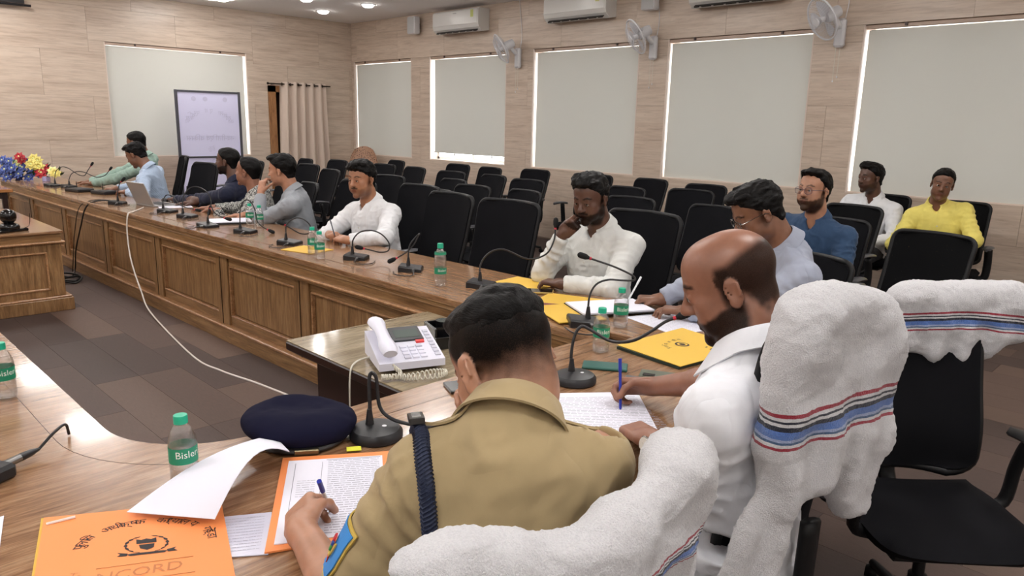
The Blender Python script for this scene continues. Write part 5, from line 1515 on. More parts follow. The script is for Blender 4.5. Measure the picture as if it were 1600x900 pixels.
M_LABEL = plain('green_bottle_label', rgb(28, 140, 104), .5); M_PRINT = plain('white_print', rgb(240, 244, 240), .5)
def text_mesh(body, size, extrude=0.0):
    cu = bpy.data.curves.new('txt', 'FONT'); cu.body = body; cu.size = size; cu.align_x = 'CENTER'; cu.align_y = 'CENTER'; cu.resolution_u = 2; cu.extrude = extrude
    o = bpy.data.objects.new('txt', cu); COL.objects.link(o)
    dg = bpy.context.evaluated_depsgraph_get(); me = bpy.data.meshes.new_from_object(o.evaluated_get(dg)); bpy.data.objects.remove(o)
    return me
def bottle_parts(h, r, lab0, lab1, fill):
    prof = [(r * .72, 0), (r * .94, .004), (r, .014), (r, h * .16), (r * .955, h * .18), (r, h * .20), (r, h * .36), (r * .965, h * .38), (r, h * .40), (r, h * .62), (r * .93, h * .70), (r * .72, h * .80), (r * .47, h * .87), (r * .42, h * .885), (r * .42, h * .91)]
    out = {}
    out['bottle_body'] = MB().lathe(prof, n=24, caps=False).add([], []).mesh('bottle_body', M_PET, True)
    wp = [(rr * .93, z + .002) for rr, z in prof if z < h * fill] 
    wp.append((wp[-1][0], h * fill)); wp.append((.0005, h * fill))
    out['water'] = MB().lathe([(.0005, .003)] + wp, n=24, caps=False).mesh('water', M_WATER, True, 40)
    cp = MB().lathe([(r * .50, h * .885), (r * .50, h * .97), (r * .47, h * .995), (.0005, h)], n=20)
    out['cap'] = cp.mesh('cap', M_CAP, True, 40)
    out['label'] = MB().lathe([(r * 1.012, h * lab0), (r * 1.012, h * lab1)], n=32, caps=False).mesh('label', M_LABEL, True)
    # print wrapped round the label
    me = text_mesh('Bisleri', h * (lab1 - lab0) * .62)
    co = np.zeros(len(me.vertices) * 3); me.vertices.foreach_get('co', co); co = co.reshape(-1, 3)
    R_ = r * 1.018; a = co[:, 0] / R_; z = h * (lab0 + lab1) / 2 + h * (lab1 - lab0) * .10 + co[:, 1]
    me.vertices.foreach_set('co', np.stack([R_ * np.sin(a), -R_ * np.cos(a), z], 1).ravel()); me.update(); me.materials.append(M_PRINT); me.name = 'print'
    out['print'] = me
    return out
B_S = bottle_parts(.170, .0305, .36, .58, .50); B_T = bottle_parts(.222, .031, .30, .44, .72)
BOT = [('S', 2.275, 3.887, 'small water bottle nearer of two before the man with pen'), ('S', 2.332, 4.066, 'small water bottle farther of two before the man with pen'),
       ('S', 2.609, 5.481, 'small water bottle left of the pair before the grey shirt'), ('S', 2.618, 5.341, 'small water bottle right of the pair before the grey shirt'),
       ('T', 2.357, 2.859, 'tall water bottle standing alone on the long table'), ('S', 2.095, 1.613, 'small water bottle in front, left of the yellow file'),
       ('S', 2.424, 1.770, 'small water bottle behind, beside white papers'), ('S', .578, 1.609, 'small water bottle beside the orange folder'), ('S', .406, 2.486, 'small water bottle cut by the left picture edge')]
for kd, x, y, lb in BOT:
    pr_ = B_S if kd == 'S' else B_T
    o = empty('water_bottle', (x, y, TOP), math.atan2(y, x) - PI / 2 + .35, lb, 'bottle', 'water bottles with green caps')
    mm = {}
    for k, me in pr_.items(): mm[k] = link(k, me, mm.get('label') if k == 'print' else o)
    if kd == 'T':
        b2 = MB().lathe([(.0305, .165), (.028, .178)], n=24, caps=False).build('neck_label', M_LABEL, o, True)

# ------------------------------------------------------------------ papers and files
M_PAPER = plain('white_paper', rgb(232, 232, 244), .7); M_ORANGE = plain('orange_card', rgb(246, 148, 84), .6, bump=(200, .03)); M_YELF = plain('yellow_card', rgb(222, 180, 66), .6); M_INK = plain('black_ink', rgb(40, 34, 36), .7)
M_PENCIL = plain('faint_pencil', rgb(196, 124, 78), .8)
def printed():
    t = NT('printed_page'); v = t.coords((1, 1, 1))
    mp = t.node('ShaderNodeMapping'); mp.inputs['Scale'].default_value = (320, 0, 0); 
    br = t.node('ShaderNodeTexBrick'); br.inputs['Scale'].default_value = 1; br.inputs['Mortar Size'].default_value = .0035; br.inputs['Brick Width'].default_value = .012; br.inputs['Row Height'].default_value = .0095
    br.inputs['Color1'].default_value = rgb(130, 130, 142); br.inputs['Color2'].default_value = rgb(205, 205, 216); br.inputs['Mortar'].default_value = rgb(232, 232, 244)
    t.link(v, br.inputs['Vector']); t.set(Base_Color=br.outputs['Color'], Roughness=.7); return t.m
M_PRINTED = printed()
def sheet(name, corners, z, label, cat='paper', mat=None, th=.0012, curl=None, group=None):
    """quad sheet from four ground corners; curl(s,t) lifts it"""
    c = np.array(corners, float); ctr = c.mean(0)
    o = empty(name, (ctr[0], ctr[1], z), 0, label, cat, group)
    n, m = 13, 13; P = []
    for i in range(n):
        s = i / (n - 1); row = []
        for j in range(m):
            t = j / (m - 1); p = (1 - s) * (1 - t) * c[0] + s * (1 - t) * c[1] + s * t * c[2] + (1 - s) * t * c[3] - ctr
            dz = curl(s, t) if curl else 0
            d3 = np.array((p[0], p[1], th / 2 + (dz if not isinstance(dz, tuple) else dz[2])))
            if isinstance(dz, tuple): d3[:2] += dz[:2]
            row.append(d3)
        P.append(row)
    MB().grid(P, th).build('sheet', mat or M_PAPER, o, True, angle=60)
    return o
def lines_on(o, corners, rows, x0, x1, y0, y1, mat=M_INK, w=.0016, z=.0016, gaps=None, seed=0):
    """rows of tiny printed dashes, in the frame of the sheet"""
    c = np.array(corners, float); ctr = c.mean(0); ux, uy = c[1] - c[0], c[3] - c[0]; r_ = random.Random(seed); mb = MB()
    for k in range(rows):
        t = y0 + (y1 - y0) * k / max(1, rows - 1); s = x0
        while s < x1:
            e = min(x1, s + r_.uniform(.02, .09)); p = c[0] + ux * s + uy * t - ctr; q = c[0] + ux * e + uy * t - ctr; n = unit((uy[0], uy[1], 0))[:2] * w / 2
            mb.add([(p[0] - n[0], p[1] - n[1], z), (q[0] - n[0], q[1] - n[1], z), (q[0] + n[0], q[1] + n[1], z), (p[0] + n[0], p[1] + n[1], z)], [(0, 1, 2, 3)]); s = e + r_.uniform(.006, .016)
    return mb.build('print', mat, o)
M_TXT = plain('grey_print', rgb(156, 156, 170), .7)

# orange folder with crest at the front left
FO = [(.305, 1.645), (.60, 1.472), (.48, 1.13), (.20, 1.30)]
fo_ = sheet('orange_folder', FO, TOP + .006, 'orange card folder with black crest and handwriting, front left', 'folder', M_ORANGE, .0016)
sheet_under = MB()
c = np.array(FO); ctr = c.mean(0)
def in_folder(s, t): return tuple((1 - s) * (1 - t) * c[0] + s * (1 - t) * c[1] + s * t * c[2] + (1 - s) * t * c[3] - ctr)
bk = MB()
bk.add([(in_folder(s, t)[0], in_folder(s, t)[1], -.006 + k * .005) for k in (0, 1) for s, t in ((-.015, -.01), (.99, .0), (1, 1), (-.015, 1))], [(0, 3, 2, 1), (4, 5, 6, 7), (0, 1, 5, 4), (1, 2, 6, 5), (2, 3, 7, 6), (3, 0, 4, 7)])
bk.build('back_cover', M_YELF, fo_)
ux, uy = unit(np.append(c[1] - c[0], 0)), unit(np.append(c[3] - c[0], 0))
def folder_text(body, size, s, t, ang, mat, parent, name='lettering', z=.0022):
    me = text_mesh(body, size); me.materials.append(mat); me.name = name
    p = in_folder(s, t); base = math.atan2(ux[1], ux[0])
    return link(name, me, parent, loc=(p[0], p[1], z), rot=(0, 0, base + ang))
arc_t = 'पुलिस अधीक्षक का'
words = ['पु', 'लि', 'स', ' ', 'अ', 'धी', 'क्ष', 'क', ' ', 'का', 'र्या', 'ल', 'य', ' ', 'गो', 'ड्डा']
for k, wch in enumerate(words):
    if wch == ' ': continue
    a = math.radians(168 - k * 10.4)
    folder_text(wch, .027, .56 + .36 * math.cos(a), .44 - .27 * math.sin(a), a - PI / 2, M_INK, fo_)
# crest: wreath, shield, lions-like block and ribbon drawn as small shapes
cr_ = MB(); W0 = np.array(in_folder(.56, .43) + (0,)) if False else np.array((*in_folder(.56, .43), .0022))
def onf(x, y): return tuple(W0 + ux * x - uy * y)
def poly(pts): cr_.add([onf(*p) for p in pts], [tuple(range(len(pts)))[::-1]])
for sg in (-1, 1):
    for k in range(7):
        a = math.radians(-62 + k * 21); cx, cy = sg * .037 * math.cos(a), .032 * math.sin(a) + .002; dx, dy = -math.sin(a) * sg, math.cos(a)
        poly([(cx - dx * .007, cy - dy * .007), (cx + sg * .004 - dy * .0, cy + .001), (cx + dx * .008, cy + dy * .008), (cx - sg * .0035, cy)][::sg])
poly([(-.018, .024), (-.018, .006), (.018, .006), (.018, .024), (.009, .020), (0, .024), (-.009, .020)])
poly([(-.014, .002), (-.012, -.012), (0, -.02), (.012, -.012), (.014, .002)])
poly([(-.036, -.030), (-.030, -.036), (.030, -.036), (.036, -.030), (.028, -.028), (-.028, -.028)])
for sg in (-1, 1): poly([(sg * .034, -.026), (sg * .052, -.020), (sg * .047, -.027), (sg * .053, -.034), (sg * .036, -.035)][::-sg])
cr_.build('crest', M_INK, fo_)
folder_text('NCORD', .040, .52, .69, .10, M_PENCIL, fo_, 'handwriting'); folder_text('T-', .022, .20, .66, .0, M_PENCIL, fo_, 'handwriting')
for t in (.62, .77): 
    p, q = in_folder(.30, t), in_folder(.80, t - .02); MB().tube([(p[0], p[1], .002), (q[0], q[1], .002)], .0007, 4).build('ruled_line', M_PENCIL, fo_)
p = in_folder(.02, .09); MB().tube([(p[0], p[1], .003), (p[0] + .05, p[1] - .01, .004)], .003, 6).build('file_tag', plain('white_tag', rgb(230, 220, 215), .6), fo_, True)
# second orange folder with papers under the officer's hand
F2 = [(.80, 1.575), (1.02, 1.43), (.80, 1.12), (.575, 1.225)]
sheet('orange_folder', F2, TOP + .002, 'open orange folder under the police officer hand', 'folder', M_ORANGE, .004)
F3 = [(.80, 1.545), (.985, 1.42), (.79, 1.13), (.60, 1.235)]
s3 = sheet('document', F3, TOP + .0065, 'printed document the police officer writes on', 'paper', M_PAPER, .002)
lines_on(s3, F3, 34, .42, .96, .04, .93, M_TXT, .0022, .0026, seed=3); lines_on(s3, F3, 8, .12, .30, .30, .5, M_TXT, .0016, .0026, seed=4)
fb = MB()
c3 = np.array(F3); 
for s0, t0, s1, t1 in ((.08, .05, .08, .93), (.36, .05, .36, .93), (.08, .93, .36, .93), (.40, .02, .98, .02)):
    f_ = lambda s, t: tuple((1 - s) * (1 - t) * c3[0] + s * (1 - t) * c3[1] + s * t * c3[2] + (1 - s) * t * c3[3] - c3.mean(0)) + (.0026,)
    fb.tube([f_(s0, t0), f_(s1, t1)], .0006, 4)
fb.build('table_rule', M_TXT, s3)
F4 = [(.66, 1.44), (.76, 1.38), (.62, 1.16), (.54, 1.24)]
s4 = sheet('plastic_pocket', [(.56, 1.42), (.66, 1.36), (.58, 1.22), (.48, 1.29)], TOP + .001, 'clear plastic pocket with papers beside the folder', 'pocket', plain('grey_white_paper', rgb(205, 205, 222), .25), .002)
lines_on(s4, [(.56, 1.42), (.66, 1.36), (.58, 1.22), (.48, 1.29)], 12, .1, .9, .1, .9, M_TXT, .0014, .0026, seed=8)
# loose white sheet folded over between the folders
PW_ = [(.43, 1.535), (.82, 1.66), (.795, 1.53), (.545, 1.375)]
sheet('loose_page', PW_, TOP + .012, 'blank white page curling up between folders and beret', 'paper', M_PAPER, .0014, lambda s, t: .075 * math.sin(PI * min(1, s * .9 + .05)) ** 1.0 * (.45 + .55 * t) + .015 * s)
sheet('loose_page', [(.17, 1.72), (.25, 1.72), (.21, 1.56), (.1, 1.6)], TOP + .001, 'corner of a page at the left picture edge', 'paper', M_PAPER, .0012)
# yellow tab + strap under beret
tb = MB().box(-.018, .018, -.012, .012, 0, .0015).build('sticky_tab', plain('yellow_tab', rgb(226, 226, 60), .6), None, loc=(.955, 1.50, TOP + .007), rot=(0, 0, -.55)); tag(tb, 'small yellow index tab at edge of orange folder', 'tab')
# papers by the balding man
Q1 = [(1.60, 1.47), (1.85, 1.27), (1.64, 1.05), (1.42, 1.17)]
s5 = sheet('document', Q1, TOP + .0005, 'printed page between the officer and the balding man', 'paper', M_PAPER, .0015)
lines_on(s5, Q1, 26, .08, .92, .12, .95, M_TXT, .0026, .0016, seed=5)
Q2 = [(2.58, 1.86), (2.86, 1.78), (2.80, 1.46), (2.50, 1.56)]
s6 = sheet('document', Q2, TOP + .0005, 'printed page under the reading man hands', 'paper', M_PAPER, .001)
lines_on(s6, Q2, 18, .08, .92, .12, .95, M_TXT, .0018, .0012, seed=6)
Y1_ = [(2.18, 1.60), (2.56, 1.56), (2.50, 1.24), (2.14, 1.30)]
yf = sheet('yellow_file', Y1_, TOP + .012, 'yellow file with printed crest beside the balding man', 'file', M_YELF, .002, lambda s, t: .006 * s)
cy = np.array(Y1_).mean(0)
MB().prism([(x - cy[0], y - cy[1]) for x, y in [(2.17, 1.595), (2.14, 1.305), (2.50, 1.245), (2.555, 1.555)]], -.011, -.001).build('file_body', plain('dark_green_board', rgb(30, 48, 40), .5), yf)
for k, wch in enumerate(['पु', 'लि', 'स', 'अ', 'धी', 'क्ष', 'क']):
    a = math.radians(165 - k * 22); me = text_mesh(wch, .022); me.materials.append(M_INK); link('lettering', me, yf, loc=(.02 + .085 * math.cos(a), .0 + .06 * math.sin(a), .006), rot=(0, 0, a - PI / 2))
MB().lathe([(.028, .0055), (.020, .0058)], (.02, .01, 0), 20, caps=False).lathe([(.012, .0056), (.001, .0057)], (.02, .01, 0), 10, caps=False).build('crest', M_INK, yf)
MB().box(.05, .15, -.075, -.068, .0045, .0062).box(.04, .16, -.1, -.093, .0045, .0062).build('printed_line', M_INK, yf)
# yellow files and white board before the thinking man
def rectc(cx, cy_, w, h_, a):
    R_ = rotz(math.radians(a))[:2, :2]; return [tuple(np.array((cx, cy_)) + R_ @ np.array(p)) for p in ((-w / 2, h_ / 2), (w / 2, h_ / 2), (w / 2, -h_ / 2), (-w / 2, -h_ / 2))]
sheet('yellow_file', rectc(2.60, 2.18, .24, .33, 20), TOP + .003, 'yellow file under the thinking man elbow', 'file', M_YELF, .004)
sheet('yellow_file', rectc(2.42, 2.05, .22, .30, -25), TOP + .0075, 'yellow file half under the white pages', 'file', M_YELF, .004)
sheet('yellow_file', rectc(2.74, 2.62, .20, .28, 5), TOP + .001, 'yellow file at the left hand of the thinking man', 'file', M_YELF, .003)
wq = rectc(2.62, 1.98, .22, .34, 62)
sheet('page_stack', wq, TOP + .016, 'stack of white pages on dark board by two bottles', 'paper', M_PAPER, .007)
wb_ = MB().prism([(x, y) for x, y in rectc(2.63, 1.975, .24, .37, 62)][::-1], TOP + .0125, TOP + .0155).build('clip_board', plain('dark_board', rgb(38, 32, 30), .5)); tag(wb_, 'dark clip board beneath the stack of white pages', 'board')
sheet('yellow_file', rectc(2.38, 4.22, .2, .26, 15), TOP + .001, 'yellow file between the bottles and the man with pen', 'file', M_YELF, .003)
sheet('page_stack', rectc(2.55, 5.72, .24, .32, 70), TOP + .014, 'white pages in front of the patterned shirt', 'paper', M_PAPER, .006)
nb_ = MB().prism(rectc(2.55, 5.70, .22, .30, 70)[::-1], TOP + .0005, TOP + .0135).build('notebook', plain('black_notebook', rgb(30, 30, 32), .5)); tag(nb_, 'black notebook under white pages before patterned shirt', 'notebook')
sheet('loose_page', rectc(2.62, 7.0, .2, .28, 75), TOP + .001, 'white page beside the laptop near the navy sleeve', 'paper', M_PAPER, .002)
# red book edge under yellow files
rb = MB().prism(rectc(2.45, 2.24, .05, .18, 30)[::-1], TOP + .0005, TOP + .009).build('thin_book', plain('maroon_cover', rgb(120, 50, 62), .5)); tag(rb, 'thin maroon notebook near yellow files', 'notebook')

# ------------------------------------------------------------------ phones, remote, pens, telephone
def slab_phone(name, x, y, a, w, l, col, label, screen=None, z=TOP, th=.010):
    o = empty(name, (x, y, z), math.radians(a), label, 'phone')
    MB().box(-w / 2, w / 2, -l / 2, l / 2, 0, th, .003).build('case', col, o)
    if screen: MB().box(-w / 2 + .003, w / 2 - .003, -l / 2 + .004, l / 2 - .004, th, th + .0008).build('screen', screen, o)
    return o
ph = slab_phone('mobile_phone', 2.63, 2.44, 40, .08, .165, plain('gold_case', rgb(190, 160, 90), .35), 'mobile phone with gold edge before the thinking man', plain('phone_screen', rgb(20, 20, 24), .08), TOP + .002)
slab_phone('mobile_phone', 1.965, 1.49, 35, .075, .155, plain('teal_phone_case', rgb(44, 92, 84), .5), 'dark green phone lying behind the microphone base')
p2 = slab_phone('mobile_phone', 2.03, 1.29, 28, .08, .165, plain('olive_phone_case', rgb(92, 98, 82), .55), 'olive cased phone beyond the writing hand')
MB().box(-.03, -.005, .03, .07, .010, .0125, .002).build('camera_bump', plain('camera_black', rgb(24, 24, 24), .2), p2)
rd_ = empty('round_gadget', (1.90, 1.33, TOP), .4, 'grey round-badged gadget with red figures by the phones', 'gadget')
MB().box(-.045, .05, -.035, .03, 0, .012, .003).build('body', plain('gadget_grey', rgb(80, 82, 84), .5), rd_)
MB().lathe([(.028, .012), (.024, .0135)], n=24, caps=False).build('ring', M_LED, rd_); MB().box(-.012, -.002, -.008, .008, .012, .0137).box(.002, .012, -.008, .008, .012, .0137).build('figures', plain('red_figures', rgb(200, 60, 60), .5), rd_)

M_PHW = plain('telephone_white', rgb(222, 222, 236), .35)
tp = empty('telephone', (1.615, 2.18, .682), math.radians(-22), 'white corded desk telephone with grey display on the dark desk', 'telephone'); tp.scale = (1.18, 1.18, 1.18)
def wedge(x0, x1, y0, y1, za, zb, z0=.012): return ([(x0, y0, z0), (x1, y0, z0), (x1, y1, z0), (x0, y1, z0), (x0, y0, za), (x1, y0, za), (x1, y1, zb), (x0, y1, zb)], [(0, 3, 2, 1), (4, 5, 6, 7), (0, 1, 5, 4), (1, 2, 6, 5), (2, 3, 7, 6), (3, 0, 4, 7)])
# phone front (user side) at -y; height rises to +y
MB().add(*wedge(-.10, .11, -.10, .11, .035, .085)).build('body', M_PHW, tp)
MB().box(-.085, .10, .05, .10, 0, .03).build('stand', plain('phone_grey', rgb(150, 150, 156), .5), tp)
sl = (.085 - .035) / .21
on = lambda x, y, d=0: (x, y, .035 + sl * (y + .10) + d)
def plate(x0, x1, y0, y1, d, name, mat, par):
    return MB().add([on(x0, y0, 0), on(x1, y0, 0), on(x1, y1, 0), on(x0, y1, 0), on(x0, y0, d), on(x1, y0, d), on(x1, y1, d), on(x0, y1, d)], [(0, 3, 2, 1), (4, 5, 6, 7), (0, 1, 5, 4), (1, 2, 6, 5), (2, 3, 7, 6), (3, 0, 4, 7)]).build(name, mat, par)
dp = plate(-.025, .075, .02, .105, .006, 'display_frame', plain('phone_dark', rgb(54, 56, 60), .4), tp)
plate(-.015, .065, .035, .085, .007, 'display', plain('lcd_green', rgb(92, 102, 98), .2), dp)
plate(.045, .072, .004, .016, .006, 'red_key', plain('phone_red', rgb(220, 60, 60), .4), tp)
for r_ in range(4):
    for q in range(3): plate(-.015 + q * .026, .005 + q * .026, -.085 + r_ * .021, -.071 + r_ * .021, .005, 'key', M_PHW if (r_ + q) % 5 else plain('phone_key', rgb(200, 200, 214), .4), tp)
for r_ in range(8): plate(.085, .102, -.08 + r_ * .021, -.067 + r_ * .021, .004, 'memory_key', plain('phone_key', rgb(200, 200, 214), .4), tp)
hs = MB()
hp = [np.array(on(-.066, y, .03 + .012 * (1 - ((y - .0) / .12) ** 2))) for y in np.linspace(-.105, .115, 12)]
hs.tube(hp, [.022, .028, .028, .024, .021, .020, .020, .021, .024, .028, .028, .022], 10, flat=.62)
hs.build('handset', M_PHW, tp, True)
coil = []
path = spline([(-.06, -.115, .03), (-.045, -.15, .015), (-.09, -.155, .012), (-.10, -.15, .012), (-.03, -.165, .012), (.05, -.155, .014), (.09, -.17, .014), (.06, -.195, .014), (-.02, -.185, .013), (-.06, -.16, .012)], 40)
for i, p in enumerate(path): coil.append(np.array(p) + (0, .0075 * math.cos(i * .9), .0075 * math.sin(i * .9) + .0))
MB().tube(coil, .0022, 5).build('coiled_cord', plain('cord_cream', rgb(214, 210, 196), .5), tp, True)
MB().tube(spline([(-.09, .04, .02), (-.15, .02, .01), (-.175, -.02, -.02), (-.18, -.04, -.15), (-.17, -.05, -.3)], 8), .003, 6).build('line_cord', plain('cord_cream', rgb(214, 210, 196), .5), tp, True)
og = empty('desk_organiser', (1.92, 2.24, .682), math.radians(-20), 'black desk organiser box right of the telephone', 'organiser')
M_BLKG = plain('glossy_black', rgb(16, 16, 18), .2)
MB().box(-.10, .10, -.06, -.05, 0, .05, .002).box(-.10, .10, .08, .09, 0, .085, .002).box(-.10, -.09, -.05, .08, 0, .085, .002).box(.09, .10, -.05, .08, 0, .085, .002).box(-.09, .09, -.05, .08, 0, .008).build('box', M_BLKG, og)
MB().box(-.09, .09, .0, .008, .008, .075).build('divider', M_BLKG, og)
MB().lathe([(.035, .01), (.035, .095)], (-.03, .04, 0), 16).build('cup', M_BLKG, og, True)
bk2 = MB().box(-.06, .06, -.045, .045, 0, .012, .003).build('black_pad', M_BLKG, None, loc=(1.47, 1.66, TOP), rot=(0, 0, -.4)); tag(bk2, 'flat black pad under the coiled telephone cord', 'pad')
wp_ = sheet('loose_page', [(1.17, 1.50), (1.27, 1.42), (1.2, 1.33), (1.1, 1.40)], TOP + .0005, 'white paper corner by the officer chin', 'paper', M_PAPER, .001)

def pen(label, a, b, col, cap=None):
    a, b = np.array(a, float), np.array(b, float); d = unit(b - a)
    o = empty('pen', tuple(a), 0, label, 'pen')
    MB().tube([(0, 0, 0), d * .012, d * .016, b - a], [.001, .0035, .0042, .0042], 10).build('barrel', col, o, True)
    MB().tube([b - a - d * .035, b - a + d * .004], .0052, 10).build('cap', cap or col, o, True)
M_PENB = plain('pen_blue', rgb(38, 52, 160), .3); M_PENW = plain('pen_white', rgb(232, 236, 240), .3)
tR = bald['tips']['R']; g_ = (tR[0] + tR[1]) / 2
pen('blue pen in the balding man hand', g_ + np.array((-.005, -.01, -.035)), g_ + np.array((.02, .02, .115)), M_PENB)
tL = police['tips']['L']; g_ = (tL[0] + tL[1]) / 2
pen('white pen with blue cap in the officer hand', g_ + np.array((.02, .03, -.02)), g_ + np.array((-.035, -.02, .095)), M_PENW, M_PENB)
pen('dark pen held by the white-shirted man with moustache', (2.645, 4.32, .815), (2.70, 4.46, .90), plain('pen_dark', rgb(30, 32, 52), .3))
pen('white pen in the reading man hand', (2.70, 1.95, .775), (2.78, 1.93, .90), M_PENW)

# ------------------------------------------------------------------ beret
F = Field((-.2, -.2, -.03), (.2, .2, .16), .005)
F.ell((0, 0, .048), (.140, .118, .040), None, .01); F.ell((-.03, .01, .052), (.12, .10, .034), rotx(.15), .03); F.ell((.02, -.02, .026), (.105, .092, .026), None, .03)
F.ell((.005, .02, .105), (.085, .06, .032), rotx(-.2), .04, 'sub')
V, Q = F.extract(); V = relax(V, Q, 2); N = normals(V, Q); V = V + N * (.003 * vnoise(V, 18, 2) + .0015 * vnoise(V, 45, 3))[:, None]; V[:, 2] = np.maximum(V[:, 2], .0005)
br_ = link('beret', qmesh('beret', V, Q, plain('navy_felt', rgb(20, 20, 42), .95, bump=(900, .3), spec=.15)), None, loc=(.905, 1.665, TOP), rot=(0, 0, -.6))
tag(br_, 'dark navy felt beret lying on the table', 'beret')
MB().tube([( .105 * math.cos(a), .095 * math.sin(a) - .02, .012) for a in np.linspace(0, 2 * PI, 33)], .010, 8, flat=.8).build('headband', plain('black_leather_band', rgb(30, 28, 28), .4), br_, True)
MB().box(-.01, .05, -.125, -.112, .004, .018, .002).build('badge', plain('old_metal', rgb(120, 110, 84), .35, .8), br_)

# ------------------------------------------------------------------ laptop, flowers, conference camera
M_ALUM = plain('laptop_aluminium', rgb(176, 174, 172), .35, .5)
lp = empty('laptop', (2.44, 7.22, TOP), math.radians(8), 'silver laptop with raised lid facing away from camera', 'laptop')
MB().box(-.01, .23, -.16, .16, 0, .014, .003).build('base', M_ALUM, lp)
ld = MB().obox((-.045, 0, .115), (.004, .16, .112), roty(-.38)).build('lid', M_ALUM, lp)
MB().obox((-.05, 0, .12), (.0008, .014, .012), roty(-.38)).build('emblem', plain('laptop_emblem', rgb(120, 118, 118), .3), ld)
MB().box(.06, .20, -.14, .14, .014, .0155).build('keyboard', plain('laptop_keys', rgb(40, 40, 42), .6), lp)
ms = MB().lathe([(.001, .034), (.018, .03), (.028, .018), (.03, 0)], n=16, M=np.diag((1.0, 1.6, 1.0))).build('computer_mouse', plain('mouse_black', rgb(28, 28, 30), .35), None, True, loc=(2.72, 7.52, TOP)); tag(ms, 'black computer mouse under the outstretched hand', 'mouse')

fl = empty('flower_bouquet', (2.27, 10.72, TOP), 0, 'bouquet of blue, yellow and red flowers on the table end', 'flowers')
M_PET_ = {k: plain('petal_' + k, c, .6, vary=.2) for k, c in dict(blue=rgb(84, 104, 176), deep=rgb(56, 66, 130), yellow=rgb(226, 212, 120), red=rgb(176, 40, 52), cream=rgb(226, 230, 160)).items()}
M_LEAFG = plain('leaf_green', rgb(40, 70, 36), .6, vary=.3)
def flower(p, r, kind, d):
    d = unit(d); a = unit(np.cross(d, (0.3, .1, 1))); b = np.cross(d, a); o = MB(); n = 7
    for layer, (rr, tl) in enumerate(((1.0, .25), (.66, .7))):
        for k in range(n):
            w = 2 * PI * (k + .5 * layer) / n; e = math.cos(w) * a + math.sin(w) * b; s = np.cross(d, e)
            p0 = p + d * .004 * layer; p1 = p + e * r * rr * .6 + d * r * tl * .5; p2 = p + e * r * rr + d * r * tl * .45
            o.add([p0, p1 + s * r * .28, p2, p1 - s * r * .28, p1 + d * r * .08], [(0, 1, 4), (1, 2, 4), (2, 3, 4), (3, 0, 4)])
    f = o.build('blossom', M_PET_[kind], fl)
    MB().lathe([(.001, r * .35), (r * .16, r * .25), (r * .18, 0)], p, 8, np.stack([a, b, d], 1)).build('flower_centre', M_PET_['cream'], f)
kinds = ['blue'] * 15 + ['deep'] * 6 + ['yellow'] * 6 + ['cream'] * 2 + ['red'] * 4
r_ = random.Random(5)
spots_ = [(-.30, .07, 'blue'), (-.22, .13, 'blue'), (-.15, .06, 'deep'), (-.24, .19, 'deep'), (-.12, .15, 'blue'), (-.05, .08, 'blue'), (-.08, .20, 'cream'), (-.02, .16, 'blue'), (.04, .10, 'deep'), (.02, .22, 'blue'), (-.16, .23, 'blue'), (-.03, .29, 'red'), (-.01, .25, 'red'), (.09, .26, 'yellow'), (.15, .24, 'yellow'), (.12, .20, 'yellow'), (.09, .14, 'blue'), (.18, .17, 'yellow'), (.22, .14, 'red'), (.21, .10, 'red'), (-.20, .04, 'blue'), (-.36, .05, 'deep'), (-.10, .03, 'deep'), (.03, .04, 'blue'), (.14, .09, 'blue'), (.33, .12, 'cream'), (.39, .10, 'yellow'), (-.27, .24, 'blue')]
ax_ = unit((.70, -.71, 0)); vx_ = np.array((-.70, -.71, 0))
for t_, z_, k in spots_:
    dep = r_.uniform(-.02, .09); p = ax_ * t_ + vx_ * dep + np.array((0, 0, z_)); flower(p, r_.uniform(.065, .085), k, vx_ * .8 + np.array((0, 0, .5)) + ax_ * t_)
lv = MB()
for k in range(70):
    t_ = r_.uniform(-.33, .40); z_ = r_.uniform(.02, .2 if t_ < .25 else .12); p = ax_ * t_ + vx_ * r_.uniform(-.08, .05) + np.array((0, 0, z_)); d = unit(np.array((r_.uniform(-1, 1), r_.uniform(-1, 1), r_.uniform(-.1, .9)))); s = unit(np.cross(d, (.2, .3, 1)))
    lv.add([p, p + d * .05 + s * .016, p + d * .10, p + d * .05 - s * .016], [(0, 1, 2, 3)])
o_ = lv.build('foliage', M_LEAFG, fl); o_['kind'] = 'stuff'
MB().box(.0, .07, -.06, .0, .0, .055, .004).build('gift_card', plain('lilac_card', rgb(176, 170, 214), .5), fl, loc=(.10, -.22, .0), rot=(0, 0, .6))

pz = empty('conference_camera', (1.30, 6.92, .655), math.radians(200), 'black dome conference camera on the low panelled table', 'camera')
M_CAMB = plain('camera_gloss_black', rgb(14, 14, 16), .15)
MB().box(-.11, .11, -.07, .07, 0, .022, .006).build('foot', M_CAMB, pz)
MB().lathe([(.07, .022), (.074, .035), (.066, .055), (.045, .068)], n=24).build('pan_base', M_CAMB, pz, True)
MB().lathe([(.03, .066), (.05, .085), (.058, .11), (.056, .14), (.045, .162), (.02, .175), (.001, .178)], n=24).build('camera_head', M_CAMB, pz, True)
MB().lathe([(.026, 0), (.026, .012), (.018, .014), (.016, .008), (.001, .008)], (0, -.05, .12), 20, rotx(PI / 2)).build('lens', plain('lens_dark', rgb(30, 32, 40), .05), pz, True)
MB().tube(spline([(-.08, .05, .02), (-.14, .03, .04), (-.16, .02, .13)], 6), .0025, 6).build('antenna', M_CAMB, pz, True)
